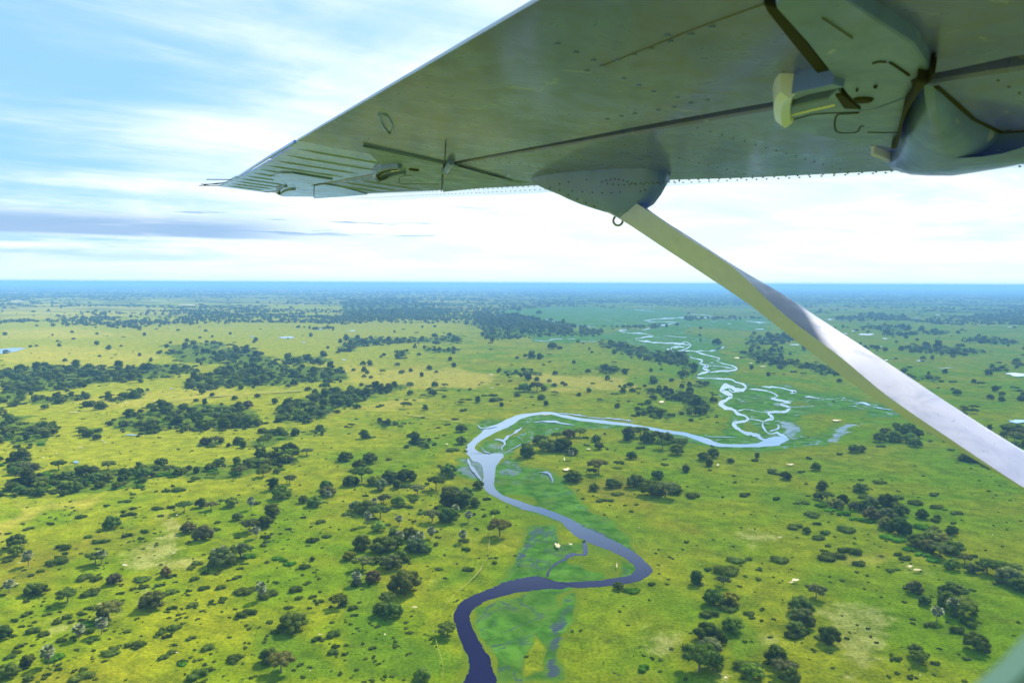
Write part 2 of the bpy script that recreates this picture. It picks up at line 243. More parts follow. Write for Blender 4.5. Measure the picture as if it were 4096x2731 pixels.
# wooded belts: (crop, outline, mean crown width in crop px, fill)
BELT = [('A', [(0, 735), (400, 695), (700, 725), (1050, 690), (1310, 700), (1330, 750), (1000, 790), (700, 825), (250, 880), (0, 870)], 44, 1.0),
 ('A', [(1250, 860), (1300, 790), (1480, 730), (1500, 585), (1650, 570), (1800, 640), (1950, 700), (2335, 740), (2335, 805), (1900, 830), (1600, 850)], 42, 1.0),
 ('A', [(1100, 560), (1500, 540), (1480, 700), (1200, 690)], 36, .35), ('A', [(1950, 650), (2200, 640), (2210, 690), (1960, 700)], 34, 1.0),
 ('A', [(1840, 1040), (1900, 950), (2130, 920), (2335, 860), (2335, 985), (2100, 1080), (1900, 1095)], 56, 1.1),
 ('B', [(0, 880), (100, 850), (250, 855), (390, 830), (395, 870), (250, 900), (100, 950), (0, 985)], 48, 1.1),
 ('A', [(700, 1100), (830, 1045), (1000, 990), (1400, 970), (1650, 990), (1800, 1090), (1600, 1150), (1250, 1140), (850, 1150)], 56, .95),
 ('A', [(580, 1135), (690, 1120), (690, 1190), (600, 1180)], 60, 1.2), ('A', [(930, 1150), (1100, 1110), (1125, 1150), (940, 1170)], 56, 1.2),
 ('A', [(0, 1010), (100, 1030), (430, 1105), (260, 1200), (290, 1260), (0, 1250)], 58, .7), ('A', [(0, 1340), (290, 1360), (150, 1430), (0, 1440)], 60, 1.1),
 ('A', [(0, 1560), (330, 1420), (1000, 1400), (1450, 1390), (1700, 1350), (2050, 1290), (2070, 1360), (1700, 1450), (1200, 1480), (900, 1525), (480, 1560)], 78, .95),
 ('A', [(0, 1490), (300, 1440), (300, 1568), (0, 1640)], 76, .6),
 ('A', [(1370, 1220), (1530, 1210), (1520, 1245), (1390, 1255)], 60, 1.1), ('A', [(1620, 1250), (1930, 1110), (2000, 1190), (1700, 1265)], 58, .8), ('A', [(1790, 1270), (2000, 1250), (2060, 1300), (1850, 1330)], 66, 1.0),
 ('A', [(130, 960), (350, 900), (650, 905), (500, 950), (340, 965)], 50, .8), ('A', [(690, 940), (900, 870), (1050, 875), (1000, 900), (740, 965)], 46, .9), ('A', [(520, 985), (680, 955), (680, 980), (560, 995)], 40, 1.0),
 ('A', [(0, 880), (180, 850), (200, 900), (100, 970), (0, 980)], 48, .6), ('A', [(2060, 1165), (2200, 1135), (2210, 1160), (2080, 1175)], 50, 1.3), ('A', [(330, 1120), (430, 1100), (350, 1190), (300, 1170)], 52, .8),
 ('B', [(0, 505), (400, 520), (800, 490), (790, 550), (400, 545), (150, 565), (0, 620)], 30, 1.1), ('B', [(540, 575), (790, 590), (760, 620), (600, 610)], 26, .7), ('B', [(360, 605), (450, 600), (440, 655), (370, 650)], 32, 1.2),
 ('B', [(860, 350), (1200, 360), (1560, 420), (1570, 460), (1750, 450), (1760, 490), (1300, 500), (1000, 530), (920, 430)], 28, 1.0), ('B', [(0, 260), (450, 240), (720, 330), (600, 390), (0, 380)], 20, .8),
 ('B', [(1750, 540), (1900, 540), (2050, 590), (2335, 620), (2335, 700), (2200, 690), (2000, 640), (1820, 590)], 34, 1.2), ('C', [(0, 620), (60, 660), (95, 720), (60, 740), (0, 700)], 40, 1.2), ('C', [(0, 730), (50, 760), (45, 800), (5, 800)], 38, 1.2),
 ('C', [(430, 560), (440, 520), (620, 490), (780, 500), (760, 530), (600, 550)], 30, 1.1), ('C', [(400, 600), (560, 575), (700, 590), (640, 640), (730, 670), (900, 690), (1050, 730), (1190, 780), (1000, 760), (800, 710), (560, 670), (420, 650)], 32, 1.1),
 ('C', [(560, 670), (700, 690), (700, 720), (600, 700)], 32, .8), ('C', [(0, 890), (100, 900), (190, 930), (180, 980), (235, 1030), (120, 1030), (60, 980), (0, 930)], 50, 1.1),
 ('C', [(0, 990), (60, 1010), (40, 1035), (0, 1030)], 50, 1.0), ('B', [(2030, 1000), (2150, 980), (2260, 1030), (2240, 1055), (2000, 1050)], 50, 1.0), ('B', [(2030, 850), (2180, 870), (2335, 890), (2330, 940), (2220, 920), (2060, 890)], 44, .7),
 ('B', [(1700, 710), (1850, 700), (1950, 740), (1800, 760)], 30, .9), ('B', [(1080, 740), (1330, 735), (1330, 775), (1100, 765)], 28, .8), ('B', [(450, 1200), (550, 1180), (640, 1230), (560, 1260), (460, 1240)], 60, 1.1), ('B', [(210, 1100), (400, 1075), (460, 1100), (300, 1130)], 36, .7),
 ('C', [(1500, 570), (1650, 560), (2070, 590), (2060, 610), (1900, 630), (1600, 610)], 30, .9), ('C', [(1280, 575), (1380, 585), (1380, 600), (1290, 595)], 30, 1.0), ('C', [(1040, 375), (1300, 345), (1530, 365), (1520, 390), (1100, 395)], 22, 1.1),
 ('C', [(1260, 430), (1580, 435), (1560, 460), (1280, 455)], 24, 1.0), ('C', [(1360, 475), (1600, 475), (1580, 500), (1380, 495)], 25, 1.1), ('C', [(1620, 460), (1800, 460), (1790, 495), (1640, 485)], 25, 1.1), ('C', [(1920, 520), (2100, 510), (2300, 545), (2290, 558), (1950, 545)], 26, 1.0),
 ('C', [(1560, 770), (1700, 770), (1770, 800), (1600, 805)], 36, 1.1), ('C', [(1970, 360), (2335, 335), (2335, 410), (2000, 385)], 20, 1.0), ('C', [(900, 335), (1020, 335), (1010, 345), (910, 345)], 18, 1.0),
 ('C', [(2120, 1120), (2200, 1100), (2335, 1110), (2335, 1270), (2240, 1200)], 74, 1.0), ('C', [(1905, 1320), (1980, 1310), (2150, 1400), (2120, 1425), (1950, 1360)], 64, 1.2), ('C', [(1900, 1000), (1980, 1010), (1970, 1030), (1910, 1020)], 40, 1.0), ('C', [(2080, 720), (2250, 700), (2260, 740), (2100, 740)], 30, .6), ('C', [(2120, 670), (2335, 690), (2335, 710), (2150, 690)], 26, .7),
 ('C', [(100, 815), (180, 825), (160, 850), (100, 845)], 36, 1.0), ('C', [(0, 825), (60, 825), (60, 840), (0, 840)], 28, .8)]
BELTPX = [PX(c, p) for c, p, w, f in BELT]

# ------------------------------------------------------------------ ground sheet (polar, finer where it is seen close up)
azs = np.radians(np.concatenate([np.linspace(-180, -46, 30)[:-1], np.linspace(-46, 46, 640), np.linspace(46, 180, 30)[1:-1]]))
dep = np.concatenate([[math.atan(150/r) for r in (.5, 60, 110)], np.arctan(np.linspace(750, 6.0, 300)/1000.0*1.0)])
rad = np.concatenate([[.5, 60, 110, 150], 150/np.linspace(.80, .0075, 330), [30000, 45000, 70000]])
rad = np.sort(rad)
AZ, RD = np.meshgrid(azs, rad, indexing='ij'); GV = np.stack([np.sin(AZ)*RD, np.cos(AZ)*RD, np.zeros_like(RD)], -1)
na, nr = AZ.shape; idx = np.arange(na*nr).reshape(na, nr); i2 = np.roll(idx, -1, 0)
GF = np.stack([idx[:, :-1], idx[:, 1:], i2[:, 1:], i2[:, :-1]], -1).reshape(-1, 4)
def fbm(x, y, seed=0):                   # cheap value noise
    v = 0; amp = .5
    for o_ in range(5):
        rg = np.random.default_rng(seed+o_); T = rg.uniform(size=(64, 64)); xi, yi = np.floor(x).astype(int), np.floor(y).astype(int); fx, fy = x-xi, y-yi; fx = fx*fx*(3-2*fx); fy = fy*fy*(3-2*fy)
        g_ = lambda a, b: T[a % 64, b % 64]; v = v+amp*((g_(xi, yi)*(1-fx)+g_(xi+1, yi)*fx)*(1-fy)+(g_(xi, yi+1)*(1-fx)+g_(xi+1, yi+1)*fx)*fy); amp *= .55; x = x*2.03+5; y = y*2.03+9
    return v
_g = GV.reshape(-1, 3).copy(); _am = np.clip(np.hypot(_g[:, 0], _g[:, 1])/320, .5, 5)*9
_g[:, 0] += (fbm(GV[..., 0].ravel()/45, GV[..., 1].ravel()/45, 31)-.55)*_am*1.6; _g[:, 1] += (fbm(GV[..., 0].ravel()/45+40, GV[..., 1].ravel()/45, 37)-.55)*_am*2.4
gx, gy = proj(_g); gp = np.stack([gx, gy], -1); ok = np.isfinite(gx) & (gx > -400) & (gx < 4500) & (gy < 3000); gq = gp[ok]
def mask(polys, soft):
    m = np.zeros(len(gq))
    for p in polys:
        lo_, hi = p.min(0)-soft*3, p.max(0)+soft*3; s = np.all((gq > lo_) & (gq < hi), 1)
        if not s.any(): continue
        q = gq[s]; d = sdist(q, p); sd_ = np.where(pip(q, p), d, -d)
        m[s] = np.maximum(m[s], 1/(1+np.exp(-sd_/soft*2)))
    out = np.zeros(len(gp)); out[ok] = m; return out
def depth_soft(polys, k):
    m = np.zeros(len(gp))
    for p in polys:
        s = max(1.0, (p[:, 1].mean()-1133)*k); m = np.maximum(m, mask([p], s))
    return m
mk_marsh = np.clip(depth_soft(MARSH, .020)-depth_soft(MARSH_HOLE, .020), 0, 1)
mk_wet = depth_soft(WETP, .014); mk_dry_sunny = depth_soft(DRY_SUNNY, .05); mk_pale = depth_soft(PALE, .04); mk_lush = depth_soft(LUSH, .05)
mk_wood = depth_soft([b for b in BELTPX], .030)
gme = fast_mesh('ground', GV.reshape(-1, 3), GF)
for nm, cols in (('zone_a', (mk_marsh, mk_wet, mk_dry_sunny)), ('zone_b', (mk_pale, mk_lush, mk_wood))):
    a = gme.color_attributes.new(nm, 'FLOAT_COLOR', 'POINT'); dat = np.ones((len(gp), 4), np.float32)
    for k in range(3): dat[:, k] = cols[k]
    a.data.foreach_set('color', dat.ravel())
ground = bpy.data.objects.new('ground', gme); COL.objects.link(ground); tag(ground, kind='structure')
m, t = mat('grassland')
pos = t.n('ShaderNodeNewGeometry').outputs['Position']
za = t.n('ShaderNodeSeparateColor', inp={0: t.n('ShaderNodeVertexColor', layer_name='zone_a').outputs[0]}).outputs
zb = t.n('ShaderNodeSeparateColor', inp={0: t.n('ShaderNodeVertexColor', layer_name='zone_b').outputs[0]}).outputs
n_big = t.noise(pos, .0016, 5, .6, .5); n_mid = t.noise(pos, .012, 5, .6, .4); n_sm = t.noise(pos, .09, 5, .62, .3); n_fi = t.noise(pos, .7, 3, .65)
streak = t.noise(t.n('ShaderNodeMapping', inp={0: pos, 2: (0, 0, .5)}).outputs[0], (.02, .11, 1), 5, .6, .5, (0, 0, 0))
g1, g2, g3 = (.140, .225, .004), (.260, .270, .008), (.190, .150, .014)
c = t.mix(t.mr(n_mid, .36, .64), g1, g2)
c = t.mix(t.m('MULTIPLY', t.mr(n_big, .45, .68), .55), c, (.265, .240, .022))
c = t.mix(t.m('MULTIPLY', t.mr(t.noise(pos, (.007, .007, 1), 5, .6, .6, (9, 4, 0)), .55, .70), .55), c, g3)
c = t.mix(t.m('MULTIPLY', t.mr(streak, .50, .70), .40), c, (.075, .115, .006))
def warp(mv, amt, nn, lo_=.42, hi_=.58): return t.mr(t.m('ADD', mv, t.m('MULTIPLY', t.m('SUBTRACT', nn, .5), amt)), lo_, hi_)
c = t.mix(t.m('MULTIPLY', warp(za[2], 1.4, n_mid, .3, .8), .85), c, t.mix(t.mr(n_sm, .35, .65), (.46, .37, .060), (.38, .32, .045)))  # yellow of dry grass and of the painted sunlit patch
c = t.mix(t.m('MULTIPLY', warp(zb[0], 1.8, n_sm, .35, .9), .50), c, t.mix(t.mr(n_sm, .4, .6), (.33, .30, .075), (.40, .35, .13)))
c = t.mix(t.m('MULTIPLY', warp(zb[1], 1.5, n_mid, .3, .8), .75), c, (.098, .190, .008))
far_f = t.n('ShaderNodeVectorMath', operation='LENGTH', inp={0: pos}).outputs['Value']
px_ = t.n('ShaderNodeSeparateXYZ', inp={0: pos}).outputs[0]; c = t.mix(t.m('MULTIPLY', warp(t.mr(px_, -60.0, 420.0), 1.2, n_mid, .2, 1.0), .62), c, t.mix(t.mr(n_mid, .4, .62), (.098, .205, .005), (.160, .205, .008)))
c = t.mix(t.m('MULTIPLY', warp(t.m('MULTIPLY', t.mr(px_, 80.0, -350.0), t.mr(far_f, 300.0, 700.0)), 1.2, n_mid, .2, 1.0), .55), c, t.mix(t.mr(n_mid, .4, .62), (.42, .365, .022), (.30, .31, .014)))
mot = t.mix(t.mr(n_sm, .30, .70), (.70, .74, .70), (1.24, 1.20, 1.2)); c = t.mix(1.0, c, mot, 'MULTIPLY')
c = t.mix(1.0, c, t.mix(t.mr(n_fi, .3, .7), (.68, .74, .7), (1.30, 1.25, 1.28)), 'MULTIPLY')
c = t.mix(t.m('MULTIPLY', t.mr(t.noise(pos, .16, 3, .6, .2, (4, 8, 0)), .60, .68), .45), c, (.055, .085, .014))   # tussocks
farw = t.mr(far_f, 1800.0, 6000.0)
scrub = t.noise(pos, (.0016, .0034, 1), 8, .66, .4, (3, 3, 0))
c = t.mix(t.m('MULTIPLY', farw, t.m('MULTIPLY', t.mr(scrub, .47, .56), .8)), c, (.038, .062, .014))
c = t.mix(t.m('MULTIPLY', farw, t.m('MULTIPLY', t.mr(t.noise(pos, (.0007, .0016, 1), 6, .6, .4, (1, 7, 0)), .56, .64), .7)), c, (.27, .22, .09))                                   # far open woodland
wd = warp(zb[2], 2.0, t.noise(pos, .035, 5, .65), .40, .75); c = t.mix(t.m('MULTIPLY', wd, .75), c, t.mix(t.mr(n_sm, .4, .6), (.040, .095, .010), (.075, .150, .010)))
n_ed = t.m('ADD', t.m('MULTIPLY', t.noise(pos, .030, 5, .62), .6), t.m('MULTIPLY', n_sm, .4))
em = t.mix(t.mr(n_sm, .35, .65), (.055, .165, .016), (.100, .240, .022)); em = t.mix(t.mr(n_ed, .45, .65), em, (.085, .150, .020)); em = t.mix(1.0, em, mot, 'MULTIPLY')
ms = warp(za[0], 1.5, n_ed, .30, .52); rim = t.m('MULTIPLY', t.mr(za[0], .03, .25), .65); c = t.mix(rim, c, t.mix(t.mr(n_sm, .4, .6), (.150, .195, .010), (.100, .165, .010))); c = t.mix(t.m('MULTIPLY', ms, .92), c, em)
wn = t.noise(t.n('ShaderNodeMapping', inp={0: pos, 2: (0, 0, -.4)}).outputs[0], (.10, .22, 1), 6, .68, .8, (0, 0, 0))
wet = t.mr(t.m('ADD', za[1], t.m('MULTIPLY', t.m('SUBTRACT', wn, .5), 3.0)), .55, .95)
chan = t.m('ABSOLUTE', t.m('SUBTRACT', t.noise(pos, .020, 4, .6, .9, (8, 2, 0)), .5)); chn = t.m('MULTIPLY', t.mr(chan, .006, .016, 1.0, 0.0), t.m('MULTIPLY', ms, t.mr(n_mid, .46, .56)))
wet = t.m('MAXIMUM', wet, t.m('MULTIPLY', chn, .8)); wet = t.m('MULTIPLY', wet, t.mr(n_sm, .35, .6, .45, .95))
bmp = t.n('ShaderNodeBump', inp={'Strength': .75, 'Distance': .9, 'Height': t.m('ADD', n_sm, t.m('MULTIPLY', n_fi, .35))})
dif = t.n('ShaderNodeBsdfDiffuse', inp={0: c, 1: .8, 2: bmp.outputs[0]})
wfc = t.mr(t.n('ShaderNodeLayerWeight', inp={0: .5}).outputs['Facing'], .62, .92, .05, .7); wb = t.n('ShaderNodeMixShader', inp={0: wfc, 1: t.n('ShaderNodeBsdfDiffuse', inp={0: (.022, .030, .045, 1)}).outputs[0], 2: t.n('ShaderNodeBsdfGlossy', inp={0: (.8, .9, 1, 1), 'Roughness': .12}).outputs[0]})
mx = t.n('ShaderNodeMixShader', inp={0: wet, 1: dif.outputs[0], 2: wb.outputs[0]}); t.n('ShaderNodeOutputMaterial', inp={0: mx.outputs[0]})
gme.materials.append(m)

# ------------------------------------------------------------------ haze
def box(name, lo_, hi, mt, parent=None):
    x0, y0, z0 = lo_; x1, y1, z1 = hi
    return mesh_obj(name, [(x0, y0, z0), (x1, y0, z0), (x1, y1, z0), (x0, y1, z0), (x0, y0, z1), (x1, y0, z1), (x1, y1, z1), (x0, y1, z1)],
        [(3, 2, 1, 0), (4, 5, 6, 7), (0, 1, 5, 4), (1, 2, 6, 5), (2, 3, 7, 6), (3, 0, 4, 7)], mt, parent)
hm, t = mat('haze'); v = t.n('ShaderNodeVolumePrincipled', inp={'Color': (.24, .52, .98, 1), 'Density': HAZE_D, 'Anisotropy': 0.0}); t.n('ShaderNodeOutputMaterial', inp={1: v.outputs[0]})
hz_o = box('haze', (-75000, -75000, -1.0), (75000, 75000, 166.0), hm); tag(hz_o, kind='stuff')

# ------------------------------------------------------------------ water
ZC = [0.05]
def water(name, P2L, P2R, mt, amp=.10):
    """ribbon between two banks given in photo pixels"""
    n = len(P2L); rg = np.random.default_rng(n*7+int(P2L[0][0])); wd_ = np.linalg.norm(P2R-P2L, axis=1)
    nrm = (P2R-P2L)/np.maximum(wd_[:, None], 1e-6)
    per = [(14, 1.0), (6, .7), (2.5, .5)]
    A = P2L-nrm*(wob(n, per, rg)*wd_*amp*.5)[:, None]; B = P2R+nrm*(wob(n, per, rg)*wd_*amp*.5)[:, None]
    V = np.vstack([G(A[:, 0], A[:, 1]), G(B[:, 0], B[:, 1])]); V[:, 2] = ZC[0]; ZC[0] += .012
    Fq = [(i, i+1, n+i+1, n+i) for i in range(n-1)]
    o = bpy.data.objects.new(name, fast_mesh(name, V, np.array(Fq), mt)); COL.objects.link(o); return tag(o, kind='structure')
def channel(crop, pts, w, name='river_channel', mt=None, step=1.6, amp=.35):
    P = catmull(PX(crop, pts), step); n = len(P); rg = np.random.default_rng(int(P[0][0]*3+P[-1][1]))
    T = np.gradient(P, axis=0); T /= np.maximum(np.linalg.norm(T, axis=1)[:, None], 1e-6); N = np.stack([-T[:, 1], T[:, 0]], 1)
    ww = (np.array(w, float) if np.ndim(w) else np.full(2, w)); ww = np.interp(np.linspace(0, 1, n), np.linspace(0, 1, len(ww)), ww)/SC.get(crop, K)
    # a channel that runs along the line of sight looks as wide as it is, one that runs across is foreshortened
    hor = np.clip(np.abs(T[:, 0]), 0, 1); ww = .85*ww*(1-.35*hor)*np.clip(1+wob(n, [(22, .6), (9, .4)], rg)*amp*1.6, .30, 1.9)
    P = P+N*(wob(n, [(20, .22), (8, .12)], rg)*ww)[:, None]
    ends = np.clip(np.minimum(np.arange(n), n-1-np.arange(n))/4.0, .25, 1); ww = ww*ends
    return water(name, P-N*ww[:, None]/2, P+N*ww[:, None]/2, mt or M_WATER, .25)
E_ = lambda a: PX('E', a); B_ = lambda a: PX('B', a)
pairs = [(E_((828, 1600)), E_((1045, 1600))), (E_((850, 1530)), E_((1035, 1530))), (E_((868, 1470)), E_((1020, 1470))), (E_((862, 1400)), E_((1000, 1395))), (E_((832, 1330)), E_((960, 1335))), (E_((798, 1260)), E_((915, 1260))), (E_((776, 1190)), E_((880, 1180))),
 (E_((758, 1130)), E_((872, 1120))), (E_((772, 1065)), E_((900, 1060))), (E_((815, 1008)), E_((960, 1015))), (E_((900, 965)), E_((1060, 985))), (E_((1000, 925)), E_((1200, 950))), (E_((1110, 885)), E_((1340, 935))), (E_((1230, 850)), E_((1450, 925))), (E_((1340, 840)), E_((1560, 918))),
 (E_((1440, 872)), E_((1650, 916))), (E_((1560, 880)), E_((1750, 912))), (E_((1700, 872)), E_((1850, 902))), (E_((1830, 855)), E_((1960, 885))), (E_((1920, 840)), E_((2035, 868))), (E_((1970, 822)), E_((2085, 835))), (E_((1990, 800)), E_((2110, 802))), (E_((1985, 778)), E_((2095, 770))), (E_((1940, 728)), E_((2050, 722))),
 (E_((1870, 688)), E_((1985, 672))), (E_((1780, 652)), E_((1900, 625))), (E_((1690, 622)), E_((1820, 585))), (E_((1600, 575)), E_((1740, 550))), (E_((1545, 530)), E_((1650, 510))), (E_((1500, 480)), E_((1590, 470))), (E_((1410, 440)), E_((1500, 425))), (E_((1320, 405)), E_((1400, 388))), (E_((1210, 380)), E_((1290, 355))), (E_((1120, 338)), E_((1180, 318))),
 (E_((1040, 300)), E_((1090, 285))), (E_((975, 255)), E_((1045, 245))), (E_((955, 205)), E_((1030, 200))), (E_((962, 160)), E_((1038, 150))), (E_((955, 110)), E_((1050, 90))), (E_((925, 70)), E_((1080, 40))), (B_((895, 1350)), B_((1095, 1325))), (B_((862, 1322)), B_((1060, 1300))), (B_((842, 1290)), B_((960, 1302))), (B_((845, 1250)), B_((900, 1270))),
 (B_((880, 1215)), B_((915, 1235))), (B_((925, 1175)), B_((985, 1190))), (B_((985, 1125)), B_((1055, 1150))), (B_((1060, 1098)), B_((1135, 1118))), (B_((1130, 1065)), B_((1185, 1085))), (B_((1200, 1038)), B_((1235, 1058))), (B_((1300, 1025)), B_((1320, 1040))), (B_((1400, 1018)), B_((1410, 1034))), (B_((1490, 1030)), B_((1475, 1048))), (B_((1570, 1050)), B_((1555, 1066))),
 (B_((1650, 1064)), B_((1640, 1080))), (B_((1750, 1073)), B_((1740, 1092))), (B_((1850, 1084)), B_((1840, 1103))), (B_((1950, 1098)), B_((1940, 1113))), (B_((2050, 1113)), B_((2040, 1130))), (B_((2150, 1132)), B_((2140, 1150))), (B_((2250, 1148)), B_((2238, 1166))), (B_((2335, 1158)), B_((2325, 1180)))]
pairs += [(PX('C', a), PX('C', b)) for a, b in [((100, 1175), (90, 1205)), ((180, 1200), (165, 1232)), ((260, 1232), (240, 1254)), ((400, 1237), (400, 1257)), ((520, 1230), (520, 1257)), ((600, 1190), (640, 1248)), ((680, 1185), (690, 1228)), ((730, 1198), (735, 1206))]]
PL_ = catmull([np.concatenate([a, b]) for a, b in pairs], 3.0)
river = water('river', PL_[:, :2], PL_[:, 2:], M_WATER, .07)
CH = [('E', [(1640, 600), (1648, 690), (1560, 700), (1480, 740), (1420, 790), (1385, 845)], [26, 20, 34, 30, 28]), ('C', [(640, 1215), (560, 1200), (480, 1175), (420, 1155), (375, 1125), (362, 1095), (400, 1078), (445, 1068), (430, 1045), (390, 1030), (350, 1003), (290, 980), (280, 960), (315, 940), (345, 912), (320, 892), (280, 875), (310, 850), (400, 856), (440, 855), (425, 832), (370, 810), (330, 797), (230, 790), (130, 785), (105, 770), (140, 752), (185, 738), (160, 720), (180, 704), (125, 690), (140, 668), (85, 652), (40, 635)], [42, 34, 30, 16, 24, 30, 34, 40, 34, 14, 16, 14, 14, 22, 14, 10]),
 ('C', [(320, 855), (345, 880), (385, 870), (400, 856)], 12), ('C', [(190, 748), (260, 742), (340, 735), (372, 724), (345, 702), (285, 690), (235, 672), (258, 655), (205, 640), (135, 620), (95, 605), (0, 597)], [10, 12, 12, 8, 10, 12, 10]), ('C', [(95, 604), (200, 600), (288, 578), (280, 572)], [10, 12, 8]),
 ('C', [(150, 720), (200, 705), (280, 710), (370, 725)], 5), ('C', [(720, 1200), (650, 1165), (600, 1168), (570, 1135), (560, 1090), (620, 1065), (612, 1040), (600, 1025), (690, 1018), (742, 995), (722, 975), (680, 965), (745, 955), (660, 940), (612, 930), (655, 910), (620, 886), (540, 870), (460, 860)], [40, 26, 24, 16, 22, 14, 16, 12, 14, 10]),
 ('C', [(600, 1025), (500, 1010), (440, 1000), (380, 1012)], [8, 10, 10]), ('C', [(450, 1065), (510, 1072), (560, 1086)], 9), ('C', [(655, 1100), (660, 1130), (600, 1150)], [12, 16, 10]), ('C', [(545, 845), (640, 850), (720, 866), (775, 882), (740, 893)], [12, 18, 18, 40, 26]),
 ('B', [(2245, 615), (2215, 590), (2255, 605), (2340, 600)], [16, 14, 10]), ('B', [(2245, 600), (2240, 580), (2290, 575), (2335, 575)], 12), ('B', [(2335, 553), (2200, 548), (2060, 537), (2000, 522), (2060, 509), (2112, 505), (2095, 493), (2040, 482), (1960, 481), (1900, 470), (1885, 462), (1940, 456), (1960, 452)], [11, 9, 10, 12, 9, 9, 8]),
 ('C', [(0, 600), (60, 570), (40, 545), (0, 540)], [8, 10, 8]), ('C', [(0, 552), (40, 560), (80, 562)], 6), ('C', [(0, 510), (35, 513)], 9), ('B', [(2190, 500), (2335, 512)], [4, 7]), ('B', [(2080, 455), (2140, 437), (2230, 420), (2285, 410), (2200, 404)], [8, 14, 10, 6]), ('B', [(1985, 455), (2060, 458), (2090, 452)], 6),
 ('B', [(2050, 398), (2130, 386), (2230, 381), (2335, 377)], [6, 9, 5]), ('B', [(2080, 400), (2110, 405), (2180, 404), (2240, 408)], 4), ('B', [(1985, 320), (2060, 328), (2130, 338)], [4, 6, 3]), ('B', [(2095, 305), (2130, 290), (2110, 280)], [6, 8, 4]), ('B', [(1970, 260), (2000, 254)], 7), ('B', [(2025, 320), (2100, 318)], 3),
 ('C', [(30, 352), (130, 356), (180, 360), (215, 371), (160, 376), (90, 378)], [4, 6, 12, 7]), ('C', [(200, 405), (255, 398), (275, 393)], 5), ('C', [(440, 400), (510, 406), (590, 411)], [6, 8, 5]), ('C', [(310, 418), (340, 419)], 6), ('C', [(500, 456), (560, 452)], 11), ('C', [(280, 385), (330, 390), (380, 388)], 3),
 ('B', [(1380, 385), (1420, 397), (1455, 412)], [5, 9, 5]), ('B', [(1540, 427), (1620, 431), (1740, 442)], [4, 5, 4]), ('B', [(1310, 533), (1380, 536), (1450, 524), (1500, 522)], [10, 14, 6, 5]), ('B', [(1530, 521), (1590, 522)], 4), ('B', [(1620, 538), (1730, 539)], 6), ('B', [(1850, 412), (1940, 418)], 3),
 ('B', [(1090, 1290), (1085, 1265), (1105, 1235), (1080, 1215), (1030, 1212)], [8, 12, 26, 20, 8]), ('B', [(1090, 1220), (1130, 1190), (1180, 1160), (1225, 1122)], [20, 34, 36, 16]), ('B', [(940, 1250), (965, 1285), (1010, 1305)], [10, 14, 16]), ('B', [(1290, 1092), (1380, 1084), (1450, 1088), (1500, 1100), (1590, 1112)], [4, 10, 22, 18, 4]),
 ('B', [(1470, 1030), (1600, 1038), (1690, 1056), (1780, 1062)], [8, 10, 7, 4]), ('B', [(1780, 1060), (1900, 1073), (1960, 1080), (1950, 1095)], [4, 8, 14, 10]), ('B', [(920, 1105), (945, 1130), (1000, 1125), (1060, 1118)], [4, 12, 20, 14]), ('B', [(855, 1335), (870, 1390), (910, 1440), (955, 1490)], [16, 34, 34, 16]), ('B', [(1330, 1430), (1400, 1440), (1430, 1480), (1425, 1510)], [5, 20, 14, 4]),
 ('B', [(1085, 1320), (1130, 1290), (1200, 1250), (1290, 1215)], [10, 8, 5, 3]), ('C', [(1200, 958), (1250, 962), (1290, 980)], [8, 22, 8]), ('C', [(1320, 992), (1380, 1000), (1460, 1010)], [6, 14, 5]), ('C', [(840, 918), (890, 924), (950, 932)], [8, 18, 6]), ('C', [(1130, 980), (1200, 984)], 5), ('C', [(1090, 925), (1120, 928)], 9),
 ('C', [(170, 1170), (175, 1188), (300, 1192), (380, 1195)], [4, 6, 4]), ('C', [(505, 912), (535, 908)], 7), ('C', [(1740, 716), (1780, 725), (1790, 748)], [4, 8, 3]), ('C', [(1780, 724), (1850, 716)], 4), ('C', [(1600, 672), (1670, 680)], 8)]
for cr, pts, w in CH:
    far_ = PX(cr, pts)[:, 1].mean() < 1400
    channel(cr, pts, w, step=1.2 if far_ else 1.8, mt=M_WATER)
def blob(name, crop, x, y, w, h, mt, z=None, seed=0, rough=.25, n=40, kind='structure'):
    rg = np.random.default_rng(seed+int(x*3+y)); th = np.linspace(0, 2*np.pi, n, endpoint=False); r = 1+rough*sum(rg.normal()*np.cos(k*th+rg.uniform(0, 6.3))/k**.8 for k in range(1, 8))
    c0 = PX(crop, (x, y)); k = SC.get(crop, K); P = np.stack([c0[0]+np.cos(th)*r*w/2/k, c0[1]+np.sin(th)*r*h/2/k], 1)
    V = G(P[:, 0], P[:, 1]); V[:, 2] = ZC[0]; ZC[0] += .012; C0 = G(*c0); C0[2] = V[0, 2]
    o = mesh_obj(name, np.vstack([V, C0]), [(n, (i+1) % n, i) for i in range(n)], mt)
    return tag(o, kind=kind)
for x, y, w, h in [(1940, 510, 100, 13), (2180, 455, 48, 6), (890, 1178, 62, 8), (523, 1366, 42, 13), (1540, 343, 50, 4), (1720, 506, 36, 5), (800, 447, 22, 5), (1170, 862, 16, 5), (1700, 213, 22, 3), (2070, 545, 26, 5), (1425, 644, 14, 4)]: blob('pond', 'A', x, y, w, h, M_POND)
tag(mesh_obj('pond', G(*PX('A', [(-60, 592), (0, 590), (90, 582), (180, 584), (120, 604), (60, 616), (0, 624), (-60, 626)]).T)+np.array([0, 0, .5]), [tuple(range(8))[::-1]], M_POND), kind='structure')
for x, y, w, h in [(1105, 215, 95, 4), (1020, 857, 20, 4), (65, 467, 46, 6), (15, 665, 30, 5), (300, 235, 30, 2), (620, 1020, 10, 4)]: blob('pond', 'B', x, y, w, h, M_POND)
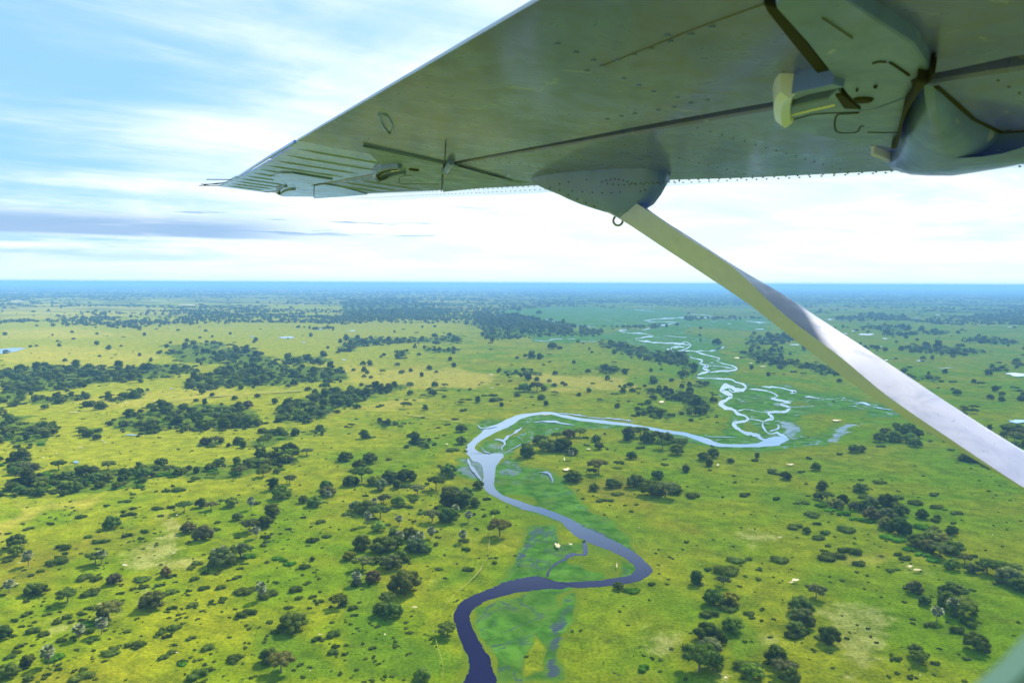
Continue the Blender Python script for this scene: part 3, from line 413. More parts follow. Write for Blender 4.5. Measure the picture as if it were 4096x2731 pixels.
for x, y, w, h in [(1252, 492, 105, 10), (1020, 388, 44, 7), (775, 562, 60, 6), (2290, 766, 130, 24), (2280, 1086, 120, 22), (1182, 468, 40, 5), (1390, 520, 46, 5), (1750, 358, 32, 4), (1600, 381, 28, 3), (1120, 486, 30, 4), (1395, 668, 26, 6), (1360, 575, 24, 3), (2240, 440, 30, 4)]: blob('pond', 'C', x, y, w, h, M_POND)
# bare sand
SANDS = [('A', 865, 962, 40, 7), ('A', 1080, 950, 90, 9), ('A', 510, 1025, 130, 5), ('A', 722, 1234, 40, 6), ('A', 550, 1267, 60, 6), ('A', 293, 1335, 26, 8), ('A', 390, 1308, 24, 5), ('A', 700, 1220, 30, 5), ('A', 980, 1185, 16, 6), ('A', 530, 187, 170, 6), ('A', 1290, 290, 230, 9), ('A', 2050, 283, 90, 8), ('A', 1900, 190, 320, 5), ('A', 120, 262, 180, 8),
 ('B', 2170, 955, 60, 22), ('B', 1385, 1043, 100, 5), ('B', 1680, 1278, 40, 12), ('B', 1525, 1415, 50, 34), ('B', 1512, 1350, 12, 40), ('B', 712, 1246, 30, 10), ('B', 1015, 768, 50, 10), ('B', 1150, 155, 260, 5), ('C', 1060, 1083, 100, 14), ('C', 380, 655, 70, 10), ('C', 470, 690, 40, 7), ('C', 560, 713, 70, 8), ('C', 620, 555, 50, 5), ('C', 2180, 268, 40, 4),
 ('C', 740, 1385, 78, 14), ('E', 1468, 650, 46, 52), ('E', 1555, 636, 34, 16), ('E', 1868, 785, 14, 40), ('E', 495, 1070, 60, 18), ('E', 290, 1258, 18, 24), ('E', 2020, 524, 12, 10), ('E', 2300, 545, 10, 9), ('F', 772, 882, 78, 26), ('F', 745, 900, 50, 12), ('F', 1560, 790, 50, 20), ('F', 1600, 815, 80, 20), ('F', 1625, 1538, 20, 14), ('F', 2118, 573, 14, 10),
 ('F', 572, 610, 14, 8), ('F', 670, 590, 50, 10), ('F', 1280, 40, 20, 6), ('F', 248, 96, 30, 14), ('F', 125, 776, 10, 10), ('F', 300, 1555, 30, 20), ('D', 860, 785, 60, 18), ('D', 1190, 700, 30, 14), ('D', 1208, 440, 26, 8), ('D', 120, 912, 30, 10), ('D', 690, 1052, 40, 14), ('D', 1208, 1386, 20, 14), ('D', 2115, 1510, 20, 18), ('D', 2180, 1262, 40, 16), ('D', 135, 770, 30, 8)]
for cr, x, y, w, h in SANDS: blob('sand_patch', cr, x, y, w*.62, h*.6, M_SAND, rough=.34, n=44)
def track(crop, pts, w):
    P = catmull(PX(crop, pts), 5); n = len(P); T = np.gradient(P, axis=0); T /= np.linalg.norm(T, axis=1)[:, None]; N = np.stack([-T[:, 1], T[:, 0]], 1)
    rg = np.random.default_rng(3); ww = w/K*np.clip(1+wob(n, [(5, .5), (2, .3)], rg), .1, 2)[:, None]
    A, B = P-N*ww/2, P+N*ww/2; V = np.vstack([G(A[:, 0], A[:, 1]), G(B[:, 0], B[:, 1])]); V[:, 2] = ZC[0]; ZC[0] += .012
    o = bpy.data.objects.new('game_trail', fast_mesh('game_trail', V, np.array([(i, i+1, n+i+1, n+i) for i in range(n-1)]), M_TRACK)); COL.objects.link(o); tag(o, kind='structure')
track('E', [(1030, 440), (1005, 560), (1000, 640), (980, 740), (930, 830), (840, 920), (750, 1000), (690, 1090)], 3); track('E', [(620, 1230), (650, 1350), (680, 1450), (685, 1568)], 3.5)
track('A', [(1100, 960), (1500, 915), (1800, 895), (2060, 880)], 3); track('B', [(900, 1110), (700, 1080), (400, 1040)], 3)

# ------------------------------------------------------------------ plants: prototypes
def ico(sub=1):
    import bmesh
    b = bmesh.new(); bmesh.ops.create_icosphere(b, subdivisions=sub, radius=1); V = np.array([v.co[:] for v in b.verts]); Fc = np.array([[v.index for v in f.verts] for f in b.faces]); b.free(); return V, Fc
IV, IF = ico(2)
def crown_mesh(name, seed, kind):
    """crown of unit width standing on z=0: lumpy clump cores under a coat of leaf sprays"""
    rg = np.random.default_rng(seed); V = []; Fc = []; n0 = 0; lobes = []
    if kind == 'shrub':
        nl = 9; H = rg.uniform(.30, .42)
        for i in range(nl):
            a = rg.uniform(0, 6.28); r = .33*math.sqrt(rg.uniform(0, 1)); rr = rg.uniform(.12, .19); lobes.append((math.cos(a)*r, math.sin(a)*r*.8, rr*.55+rg.uniform(0, .06), rr, rr*rg.uniform(.75, 1)))
        leaves, ls = 1500, .050
    elif kind == 'spread':
        for i in range(12):
            a = i*2.4+rg.uniform(-.4, .4); r = .36*math.sqrt((i+.5)/12); rr = rg.uniform(.11, .16); lobes.append((math.cos(a)*r, math.sin(a)*r, .46+.10*(1-r/.4)+rg.uniform(-.03, .05), rr, rr*.75))
        leaves, ls = 2300, .042
    elif kind == 'tall':
        for i in range(13):
            z = .18+.85*i/13; rmax = .30*math.sin(min(1, (z+.10)/1.15)*math.pi)**.6; a = i*2.4; r = rmax*rg.uniform(.25, .9); rr = rg.uniform(.14, .20); lobes.append((math.cos(a)*r, math.sin(a)*r, z, rr, rr))
        leaves, ls = 2600, .045
    else:                                                   # round dome
        for i in range(14):
            a = i*2.4+rg.uniform(-.3, .3); u = (i+.5)/14; zz_ = 1-u; r = .35*math.sqrt(max(0.0, 1-zz_**2.2)); rr = rg.uniform(.12, .19); lobes.append((math.cos(a)*r, math.sin(a)*r, .20+.44*zz_+rg.uniform(-.04, .04), rr, rr*.95))
        lobes.append((0, 0, .34, .27, .26)); leaves, ls = 2700, .043
    for (x, y, z, r, rz) in lobes:
        nn = IV*(1+.16*rg.normal(size=(len(IV), 1)))*.86; v = nn*np.array([r, r, rz])+np.array([x, y, z]); V.append(v); Fc.append(IF+n0); n0 += len(v)
    LV = []; wts = np.array([l[3]**2 for l in lobes]); wts /= wts.sum(); pick = rg.choice(len(lobes), leaves, p=wts)
    for k in pick:
        x, y, z, r, rz = lobes[k]; d = rg.normal(size=3); d[2] = d[2]*.8+.25; d /= np.linalg.norm(d); rad_ = rg.uniform(.82, 1.08) if rg.uniform() > .2 else rg.uniform(1.05, 1.38)
        p = np.array([x, y, z])+d*np.array([r, r, rz])*rad_
        if p[2] < .02: continue
        nrm = d+rg.normal(size=3)*.38; nrm /= np.linalg.norm(nrm); a = np.cross(nrm, rg.normal(size=3)); a /= np.linalg.norm(a); b = np.cross(nrm, a); s = ls*rg.uniform(.5, 1.1)
        LV.append([p+a*s*.6, p+b*s*.42, p-a*s*.6, p-b*s*.42])
    LV = np.array(LV).reshape(-1, 3); q = np.arange(len(LV)).reshape(-1, 4)+n0; V.append(LV)
    T = np.vstack(Fc+[q[:, [0, 1, 2]], q[:, [0, 2, 3]]]); V = np.vstack(V); V[:, 2] = np.maximum(V[:, 2], .0)
    w = np.percentile(V[:, 0], 98)-np.percentile(V[:, 0], 2); V[:, :2] /= w
    return fast_mesh(name, V, T, M_FOL)
def trunk_mesh(name, seed, h, spread):
    rg = np.random.default_rng(seed); V = []; Fc = []
    def limb(p0, p1, r0, r1, n=6):
        d = p1-p0; d = d/np.linalg.norm(d); a = np.cross(d, [.3, .9, .2]); a /= np.linalg.norm(a); b = np.cross(d, a); k = len(V)
        for p, r in ((p0, r0), ((p0+p1)/2+a*r0*.4, (r0+r1)/2), (p1, r1)):
            for i in range(n): V.append(p+(a*math.cos(i*6.283/n)+b*math.sin(i*6.283/n))*r)
        for s in (0, 1):
            for i in range(n): Fc.append((k+s*n+i, k+s*n+(i+1) % n, k+(s+1)*n+(i+1) % n, k+(s+1)*n+i))
    top = np.array([rg.uniform(-.02, .02), rg.uniform(-.02, .02), h*.55]); limb(np.array([0, 0, -.02]), top, .038, .028)
    for i in range(4):
        a = i*1.57+rg.uniform(-.4, .4); limb(top, top+np.array([math.cos(a)*spread, math.sin(a)*spread, h*.42]), .020, .007)
    return fast_mesh(name, np.array(V), np.array(Fc), M_TRUNK)
CR = {'round': [crown_mesh('crown', 10+i, 'round') for i in range(5)], 'tall': [crown_mesh('crown', 30+i, 'tall') for i in range(3)],
      'spread': [crown_mesh('crown', 50+i, 'spread') for i in range(3)], 'shrub': [crown_mesh('shrub', 70+i, 'shrub') for i in range(5)]}
TRK = {'round': trunk_mesh('trunk', 1, .42, .2), 'tall': trunk_mesh('trunk', 2, .6, .15), 'spread': trunk_mesh('trunk', 3, .52, .28)}
def palm_meshes(seed):
    rg = np.random.default_rng(seed); V = []; Fc = []; DV = []; DF = []
    for i in range(34):
        dead = i > 27; a = i*2.399; up_ = (1-(i/27.0)*1.35) if not dead else -.75-rg.uniform(0, .3); el_ = up_*1.1; d = np.array([math.cos(a)*math.cos(el_), math.sin(a)*math.cos(el_), math.sin(el_)])
        s = np.array([-math.sin(a), math.cos(a), 0]); un = np.cross(d, s); stem = .30*rg.uniform(.85, 1.1) if not dead else .22; fr = .34*rg.uniform(.85, 1.1); base = np.array([0, 0, 1.0])
        X, Y = (DV, DF) if dead else (V, Fc); k = len(X); c0 = base+d*stem
        X += [base+s*.008, base-s*.008, c0-s*.01, c0+s*.01]; Y.append((k, k+1, k+2, k+3))
        nseg = 9
        for j in range(nseg):                              # a fan of separate folded fingers
            b0 = (j/(nseg-1)-.5)*2.5; dd = d*math.cos(b0)+s*math.sin(b0); tip = c0+dd*fr*(1-.12*abs(b0))+un*(-.10*fr)-np.array([0, 0, .10*fr]); e = np.cross(dd, un)*.055; mid = c0+dd*fr*.55+un*.02; kk = len(X)
            X += [c0, mid+e, tip, mid-e]; Y.append((kk, kk+1, kk+2, kk+3))
    tv = []; tf = []; n = 7
    for z, r, bx_ in ((0, .045, 0), (.35, .034, .02), (.7, .032, .03), (1.0, .026, 0)):
        for i in range(n): tv.append((bx_+math.cos(i*6.283/n)*r, math.sin(i*6.283/n)*r, z))
    for q in range(3):
        for i in range(n): tf.append((q*n+i, q*n+(i+1) % n, (q+1)*n+(i+1) % n, (q+1)*n+i))
    return fast_mesh('fronds', np.array(V), np.array(Fc), M_PALM), fast_mesh('dead_fronds', np.array(DV), np.array(DF), M_DEADFROND), fast_mesh('trunk', np.array(tv), np.array(tf), M_TRUNK)
PALM = [palm_meshes(s) for s in (5, 6)]

# ------------------------------------------------------------------ plants: where they stand.  (x, y of foot, crown width) in crop pixels
S = {}
S['D'] = """t 115 655 125;t 655 775 125;t 765 522 112;t 460 1035 128;t 225 970 110;t 280 975 90;o 1040 1075 165;t 1995 1230 175;t 2310 1065 105;o 1385 605 130;r 1285 552 100;t 1255 412 92;t 1370 378 76;o 1440 396 80;g 1580 372 92;t 1620 462 70;T 1855 455 100;t 1805 518 112;o 1705 552 112;p 1745 522 40;p 1430 532 40;T 1865 258 78;o 1975 218 78;g 1920 322 122;o 1510 792 170;t 1640 735 140;p 1640 650 42;p 1525 660 42;p 1470 680 36;o 745 1155 160;p 690 1155 50;p 690 690 34;p 190 695 40;p 1780 915 46;p 325 1350 50;p 535 1195 50;p 60 890 40;p 2235 275 36;p 1710 325 34;
o 2070 345 62;g 2145 372 100;o 2235 300 100;t 2225 255 84;T 1820 480 60;t 1830 1445 130;o 1920 1525 165;t 190 1460 92;t 60 1540 125;t 195 1562 66;t 25 1275 110;g 110 710 90;T 2130 738 34;o 700 1130 80;r 1130 850 80;
b 430 662 112;b 450 692 40;b 410 732 72;b 385 768 130;b 340 775 60;b 275 814 50;b 215 842 40;b 45 748 60;b 180 737 50;b 555 447 70;b 885 437 92;b 345 492 62;b 205 527 62;b 55 557 40;b 155 484 26;b 305 420 22;b 600 582 50;b 655 620 62;b 715 614 72;b 875 577 62;b 985 547 62;b 965 592 46;b 1285 618 46;b 850 342 82;b 725 367 36;b 910 387 46;b 845 407 42;b 905 287 36;b 975 252 32;b 1130 270 52;b 1220 267 92;b 1180 232 36;b 1075 392 82;b 1165 382 52;b 1510 330 42;b 1480 482 42;b 1475 532 52;b 1620 582 42;b 1810 587 72;b 1965 527 42;b 1755 352 52;l 1690 722 92;b 1790 637 42;b 1820 752 42;l 1895 732 72;l 1930 747 52;l 1980 772 82;b 2080 792 72;b 2100 637 28;b 2135 612 80;b 2230 582 62;b 2180 482 62;b 1640 797 42;b 1340 767 72;b 1300 792 52;b 1395 832 52;b 1480 832 42;b 1625 862 62;b 1320 872 52;b 1290 947 42;b 1195 887 32;b 570 868 92;b 660 874 72;r 780 902 100;b 820 967 52;b 460 932 42;b 965 882 102;b 970 927 62;b 1150 967 72;b 1180 852 62;b 1105 912 52;b 905 937 42;b 1385 937 72;b 1500 932 62;b 1680 968 142;b 1815 993 122;b 2010 952 82;b 1880 892 52;b 2100 892 42;b 600 982 100;b 640 960 80;b 725 1032 52;b 605 1072 62;b 835 1012 32;b 1445 1017 42;b 1520 1007 52;b 1310 1052 62;b 1180 1072 62;b 1970 1067 62;b 2185 1027 52;b 2110 1062 32;b 195 1112 62;b 150 1192 42;b 485 1162 42;b 385 1167 62;b 455 1132 62;b 220 1232 82;b 290 1247 62;b 420 1290 62;b 510 1267 52;b 640 1290 60;b 590 1240 90;b 1100 1242 62;b 1190 1214 92;b 1145 1267 62;b 920 1334 132;b 745 1392 122;b 1175 1372 62;b 1410 1347 72;b 1590 1424 92;b 1695 1124 122;b 1870 1238 62;b 1765 1197 32;b 2265 1258 82;b 2165 1288 62;b 140 1332 52;b 110 1372 62;b 65 1402 62;b 225 1317 32;l 360 1424 122;b 320 1522 52;b 575 1562 142;b 1360 1550 122;b 1985 1422 32;b 100 1152 52;b 2290 1332 52;b 1780 1367 22;b 1330 1422 32;b 2320 1512 42;l 600 1190 100;b 560 1150 50;b 1250 1100 30;b 1700 1300 26;b 1150 1130 30;b 2000 1180 40"""
S['E'] = """t 425 975 200;t 270 1120 120;t 350 1145 130;t 310 1040 110;t 715 1262 125;o 1070 585 142;t 925 252 82;t 115 122 92;t 185 75 112;t 20 62 100;t 60 232 112;t 130 212 132;y 225 225 100;t 320 212 122;t 430 202 122;r 480 192 58;y 370 242 52;o 260 262 100;o 510 292 92;p 265 302 34;p 215 332 34;o 280 352 82;g 380 372 92;t 160 425 142;p 172 425 46;p 385 445 36;t 260 462 112;o 90 402 102;g 245 542 92;t 725 172 132;t 700 142 62;t 640 262 112;t 750 292 92;T 725 372 112;T 820 382 102;t 850 312 82;p 770 275 30;p 770 370 40;t 905 372 62;p 860 418 32;o 610 482 102;t 720 485 130;p 605 525 42;b 625 548 60;t 460 602 112;p 390 560 46;p 480 585 42;p 530 560 42;t 350 575 62;t 130 675 132;t 280 695 172;t 360 660 100;o 500 695 142;g 570 685 92;p 820 550 36;b 825 613 72;b 840 672 62;o 140 815 132;T 230 755 62;o 330 805 152;g 390 745 92;t 440 745 62;y 45 735 86;p 95 835 46;r 210 895 102;o 95 915 72;b 660 803 52;b 840 802 52;b 875 808 62;b 990 327 52;b 915 527 42;b 1035 417 62;b 960 437 42;b 890 432 52;b 640 627 42;b 655 582 42;b 490 472 32;b 630 387 42;b 80 1117 52;b 100 1202 32;b 140 1307 32;t 540 1575 112;t 10 1045 62;t 1880 938 66;l 1970 962 112;t 1575 204 122;b 1520 168 42;o 1745 152 120;t 1700 152 62;r 1715 110 60;t 1885 102 62;t 1715 264 72;t 1835 244 92;t 1885 238 52;b 1775 338 72;b 1830 333 42;b 1870 293 82;t 2000 244 132;t 2145 184 82;t 2110 304 152;o 2200 314 152;t 2270 284 92;r 2160 290 70;b 1925 362 26;l 1970 404 32;b 2000 357 32;b 2195 88 52;b 2195 47 32;t 1970 45 72;l 2065 1494 82;b 850 330 60;b 200 460 60;b 440 380 80;b 380 150 60;b 430 240 80;b 20 430 60;b 480 330 60;b 575 220 40;b 160 300 40;b 780 440 40;b 960 390 30;b 80 530 40;b 300 500 50;b 540 420 60;b 700 700 26;b 780 760 22;b 1015 720 18;b 575 640 40;b 770 640 22"""
S['B'] = """t 640 752 28;t 700 852 46;t 550 922 36;t 693 922 28;t 807 968 42;t 565 1007 38;t 1450 767 38;t 1085 982 28;b 1145 947 18;b 1303 972 18;t 810 1158 76;t 808 1243 76;t 60 1122 46;t 150 1202 62;b 195 1198 62;t 405 757 40;t 1445 847 40;t 1410 817 30;t 1240 884 82;o 1325 884 92;o 1200 888 52;t 1890 852 22;t 1912 892 40;t 2060 847 30;t 2245 812 40;t 2270 943 76;t 2105 893 60;t 2315 1038 34;t 1410 637 30;t 1360 647 26;t 1290 622 40;t 1290 657 50;t 1372 702 18;t 1583 737 20;t 1850 692 36;t 1605 547 26;t 1205 332 30;t 1340 352 40;t 1430 592 66;t 1480 592 40;T 1260 1335 90;t 1345 1245 92;t 1400 1295 132;t 1460 1214 72;t 1500 1295 122;t 1565 1315 84;o 1540 1202 82;t 1620 1194 82;b 1660 1202 42;o 1730 1224 62;t 1750 1278 66;p 1395 1215 30;p 1412 1232 30;p 1558 1295 36;T 1950 1217 84;t 2030 1195 102;t 2080 1235 102;t 2150 1230 102;t 2210 1235 92;t 2290 1275 92;t 2280 1315 92;t 2320 1234 62;t 2180 1280 90;b 2040 1272 62;b 660 1393 46;b 745 1288 82;b 425 1392 32;b 315 1347 42;b 365 940 36;b 465 970 30;b 240 988 40;b 270 980 40;b 415 978 18;b 860 938 34;b 490 942 26;b 95 1070 26;b 555 1060 34;b 830 1014 50;b 770 1074 46;b 1290 920 30;b 1045 945 80;b 1030 912 60;b 965 912 40;b 870 870 40;b 660 875 50;b 700 877 36;b 1705 828 40;b 1675 858 20;b 1835 812 24;b 1850 900 50;b 1950 950 30;b 1880 945 24;b 1755 935 30;b 1790 1172 30;b 1810 1275 30;b 1665 1250 40;b 840 1012 40;b 720 1110 40;b 650 1130 30;b 1410 680 30;b 1520 755 18;b 1630 755 14;b 1145 810 30;b 800 875 30;b 1060 835 30;b 2320 1250 30;t 1760 950 26;t 1500 830 30;t 190 850 26;t 145 745 30;t 75 740 28;t 540 780 26;t 465 745 24;b 930 835 24;b 450 1030 20;b 45 1170 24;b 640 1200 30;b 690 1180 30"""
S['C'] = """t 1350 1228 82;t 1392 1184 92;t 1465 1124 52;t 1450 1224 112;t 1505 1194 102;t 1552 1154 82;t 1602 1194 92;t 1562 1234 92;t 1592 1258 82;b 1355 1260 62;t 1175 1298 82;t 1225 1294 62;b 1080 1312 42;b 1840 1283 46;b 1695 1223 42;b 1785 1223 42;t 1725 1168 50;b 860 1192 16;b 875 1192 12;t 477 727 28;t 240 562 60;t 125 502 18;t 495 492 28;t 515 1337 34;t 335 1367 46;t 215 1333 84;t 150 1353 84;o 190 1390 50;T 30 1432 52;b 500 1357 46;b 210 1257 32;b 65 1080 32;b 1040 952 24;b 712 1030 16;b 205 890 30;t 2270 874 50;b 2310 880 40;b 1860 818 56;t 1710 662 26;t 1750 588 50;b 2160 855 36;b 1750 858 26;b 1555 718 34;b 1465 660 36;b 1640 655 26;t 835 602 26;t 895 605 22;b 745 610 20;b 772 612 16;t 130 535 14;b 700 765 26;b 760 750 50;b 685 720 60;b 300 632 12;b 330 660 14;b 1940 468 22;t 1465 548 22;b 180 1055 26;b 235 1058 30;b 130 1068 24;t 65 1082 30;b 2170 1240 36;b 1970 1405 20"""
S['F'] = """t 710 185 76;b 620 123 62;b 650 153 52;b 610 142 52;b 825 137 52;T 915 123 62;b 870 44 42;b 1345 211 82;b 1225 190 42;b 355 162 26;b 362 207 36;b 195 122 26;b 515 180 24;b 70 308 86;b 445 300 86;b 655 324 52;b 285 306 26;b 820 353 92;b 890 438 96;b 1735 297 72;b 1450 323 122;b 1870 423 86;b 1740 383 92;t 1640 453 82;t 1745 453 46;b 1730 473 56;t 1840 562 76;b 1860 487 42;b 790 523 106;b 1120 544 112;b 980 558 66;b 940 593 100;o 855 553 54;b 920 493 56;b 1140 698 146;b 1050 745 180;b 1210 773 92;b 975 678 52;b 1000 642 46;b 1530 734 92;b 1480 703 66;b 1420 812 52;b 1470 802 36;b 365 755 120;b 450 738 62;b 665 753 116;b 305 838 166;b 180 807 52;b 525 807 42;b 525 870 46;b 750 794 20;T 100 903 76;b 130 907 46;o 285 917 84;h 218 1050 132;y 332 1055 136;b 320 1090 122;b 205 1133 126;b 460 1112 72;b 480 1133 42;b 550 1078 46;g 350 1234 132;t 180 1300 172;t 275 1305 72;o 190 1385 156;t 120 1530 230;g 215 1500 140;b 395 913 32;o 915 1003 116;t 810 1115 152;o 825 1195 156;t 780 1244 112;b 750 1275 100;b 850 1248 72;t 1010 1315 152;b 940 1274 62;b 450 1505 192;g 480 1560 150;t 645 1455 150;o 700 1535 150;t 740 1575 120;T 1600 1404 92;t 1622 1446 112;b 1675 1393 56;b 1730 1448 62;t 1850 1012 170;t 1660 1044 82;g 1810 1074 132;t 1920 1125 172;t 1990 1104 62;t 1870 1134 132;b 1960 1185 92;b 1880 1235 100;p 1745 1075 50;p 1855 1025 48;t 2010 1364 152;b 1940 1413 52;b 1985 943 46;b 1580 1143 36;b 1690 1193 82;o 1590 964 100;b 1545 930 60;b 475 1290 26;b 870 1410 20;b 1195 818 30;b 1265 840 26;b 1355 640 16;b 1365 708 30;b 440 850 16;b 230 860 20;b 1270 557 18;b 1045 575 22;b 1185 585 26;b 1180 620 26;b 790 578 26;b 1800 395 30;b 1080 350 30;b 855 215 28;b 865 300 30;b 1480 265 26;b 1650 160 24;b 1165 200 14;b 1615 305 20;
T 958 262 70;o 930 322 66;t 990 334 82;o 1052 384 102;t 1100 342 82;o 1182 394 82;t 1220 274 100;b 1262 314 92;t 1250 404 100;o 1302 374 102;r 1290 464 100;t 1400 384 122;o 1400 454 112;o 1392 524 112;t 1500 434 112;t 1480 565 152;t 1460 402 102;b 1600 354 102;l 1640 524 102;l 1560 580 100;t 1720 564 82;t 1700 624 122;t 1602 644 112;o 1772 644 132;o 1682 684 132;t 1852 694 132;o 1762 724 132;g 1842 804 104;o 1932 764 82;o 1972 824 82;t 2082 834 132;t 2182 854 132;o 2232 904 152;t 2302 954 132;o 2252 824 102;l 950 372 80;l 1020 400 90;l 1100 430 90;l 1190 465 90;l 1270 480 90;l 1400 590 90;l 1470 610 90;l 1560 670 90;l 1640 710 90;l 1720 745 80;b 1985 712 50;p 1295 385 30;b 2150 900 80;b 2060 800 70"""
TREES = []; SHRUBS = []; PALMS = []
TINT = {'t': (.096, .132, .026), 'T': (.084, .112, .026), 'o': (.128, .142, .050), 'r': (.112, .098, .042), 'g': (.140, .200, .025), 'y': (.17, .185, .018), 'h': (.095, .150, .030), 'b': (.085, .122, .022), 'l': (.075, .185, .012)}
def foot(px, py, w):                      # photo pixel of the near foot of the crown, width in photo px -> ground position and crown width in metres
    g = G(px, py); P = g-np.array([0, 0, CAMZ]); dd = P@FW; wm = w/F*dd; h = P[:2]/np.linalg.norm(P[:2]); return g[0]+h[0]*wm*.33, g[1]+h[1]*wm*.33, wm
def put(k, px, py, w):
    x, y, wm = foot(px, py, w)
    (PALMS if k == 'p' else SHRUBS if k in 'bl' else TREES).append(dict(k=k, x=x, y=y, w=wm, px=px, py=py, pw=w, s=random.random()))
for cr, s in S.items():
    for e in s.replace('\n', '').split(';'):
        if not e.strip(): continue
        k, x, y, w = e.split(); p = PX(cr, (float(x), float(y))); put(k, p[0], p[1], float(w)/K)
for (cr, pl, w, fill), P in zip(BELT, BELTPX):
    area = .5*abs(np.dot(P[:, 0], np.roll(P[:, 1], 1))-np.dot(P[:, 1], np.roll(P[:, 0], 1))); wp = w/K; n = int(area/(wp*wp*.20)*fill)+3; lo_, hi = P.min(0), P.max(0); c = 0
    lo2 = lo_-2; 
    while c < n:
        q = rng.uniform(lo_, hi)
        if not pip(q, P): continue
        q = q+rng.normal(size=2)*wp*np.array([.55, .2])
        kk = random.choices(['t', 'T', 'o', 'r', 'g', 'b', 'l'], [6, 1.2, 3.4, .6, .8, 1.8, 5.0])[0]; ww = wp*rng.choice([rng.uniform(.35, .7), rng.uniform(.7, 1.25)])*(.8 if kk in 'bl' else 1); put(kk, q[0], q[1]+(wp*.2), ww); c += 1
def wdepth(py): return 150/max((py-1133)/F+.0, .004)
def blocked(q):                           # keep the scatter off the water, marsh and belts
    for P in MARSH+RIVP:
        if pip(q, P): return True
    return False
RIVP = [np.vstack([PL_[:, :2][::6], PL_[:, 2:][::6][::-1]])]
n = 0
while n < 2100:                           # small bushes dotted over the near plain
    q = np.array([rng.uniform(-30, 4126), 1330+1420*rng.uniform()**1.25]); d = wdepth(q[1]); dens = 1.0 if q[0] < 1750 else (.5 if q[1] < 2000 else .26)
    if q[0] > 2600 and q[1] < 1900: dens = .16
    if rng.uniform() > dens: continue
    if .5+.5*math.sin(q[0]*.011+math.sin(q[1]*.017)*2)*math.cos(q[1]*.013) < rng.uniform(0, 1.0): continue
    if blocked(q): continue
    put(random.choices(['b', 'l'], [5, 1])[0], q[0], q[1], rng.uniform(.6, 2.3)*(1.8 if rng.uniform() < .12 else 1)*F/d); n += 1
n = 0
while n < 420:                            # lone trees farther out
    q = np.array([rng.uniform(-30, 4126), 1215+430*rng.uniform()**1.4])
    if blocked(q): continue
    put(random.choices(['t', 'o', 'T'], [6, 3, 1])[0], q[0], q[1], rng.uniform(5, 11)*F/wdepth(q[1])); n += 1
SHRUBS.append(dict(k='b', x=0, y=0, w=0, px=1863, py=1806, pw=15, s=.5)); _f = foot(1863, 1806, 15); SHRUBS[-1].update(x=_f[0], y=_f[1], w=_f[2], dark=True)

# ------------------------------------------------------------------ labels
LM = [((1490, 1310), 'the sharp right tip of the near river bend'), ((1050, 1395), 'the notch where the dark river turns down'), ((1100, 1568), 'the bottom end of the dark river'), ((1130, 1065), 'the wide blue river pool'), ((1240, 950), 'the top of the big river loop'),
 ((1790, 1015), 'the confluence at the loop\'s far end'), ((1390, 1290), 'the grassy river island'), ((1300, 1085), 'the white sand below the round copse'), ((1825, 1337), 'the ring of white sand'), ((1815, 1070), 'the slanting sand strip'), ((1660, 1372), 'the yellow-crowned tree'),
 ((1900, 1130), 'the near head of the long dark wood'), ((2120, 1240), 'the middle of the long dark wood'), ((2320, 1340), 'the tail of the long dark wood'), ((2110, 1312), 'the orange sand scrape'), ((340, 1260), 'the pale bare field'), ((100, 1160), 'the orange grass at the left edge'),
 ((180, 1062), 'the small round white pond'), ((20, 1540), 'the bottom left corner'), ((2250, 1480), 'the blurred window frame'), ((930, 1230), 'the palm grove'), ((640, 1330), 'the yellow flower patch'), ((420, 1500), 'the bottom edge below the pale field'), ((850, 1540), 'the bottom edge left of the river'),
 ((1640, 1540), 'the bottom edge right of the marsh'), ((20, 805), 'the long white pond at the left edge'), ((650, 773), 'the ponds on the far left plain'), ((2290, 1080), 'the lower end of the wing strut'), ((1790, 895), 'the curved oxbow lake'), ((1520, 925), 'the white sand above the loop'), ((600, 950), 'the wooded spur left of centre'),
 ((200, 870), 'the wooded belt under the yellow field'), ((900, 780), 'the blue-green wood at centre'), ((1700, 830), 'the braided upper river'), ((2250, 800), 'the far wooded islands on the right'), ((300, 980), 'the thickets near the left edge'), ((1600, 1000), 'the long grove inside the loop'), ((2060, 990), 'the copse under the strut'), ((1050, 900), 'the open meadow above the loop'), ((1270, 1020), 'the round copse inside the loop')]
LMA = np.array([l[0] for l in LM])*1.7415
DESC = {'t': ('dark green rounded tree', 'dark green broad tree', 'deep green bushy tree'), 'T': ('tall narrow dark tree', 'upright dark green tree'), 'o': ('grey-green olive tree crown', 'olive grey spreading tree', 'dull olive leafy tree'), 'r': ('brownish leafy tree', 'russet tinged tree'), 'g': ('light green leafy tree', 'mid green soft-crowned tree'),
        'y': ('bright yellow-green tree',), 'h': ('fresh green billowing tree',), 'b': ('low dark shrub', 'flat dark bush', 'small rounded dark bush'), 'l': ('fresh green low shrub', 'bright green bush'), 'p': ('pale fan palm', 'silvery fan palm')}
ORD = ['', 'second ', 'third ', 'fourth ', 'fifth ', 'sixth ', 'seventh ', 'eighth ', 'ninth ', 'tenth ', 'eleventh ', 'twelfth ', 'thirteenth ', 'fourteenth ', 'fifteenth ', 'sixteenth ', 'seventeenth ', 'eighteenth ', 'nineteenth ', 'twentieth ']
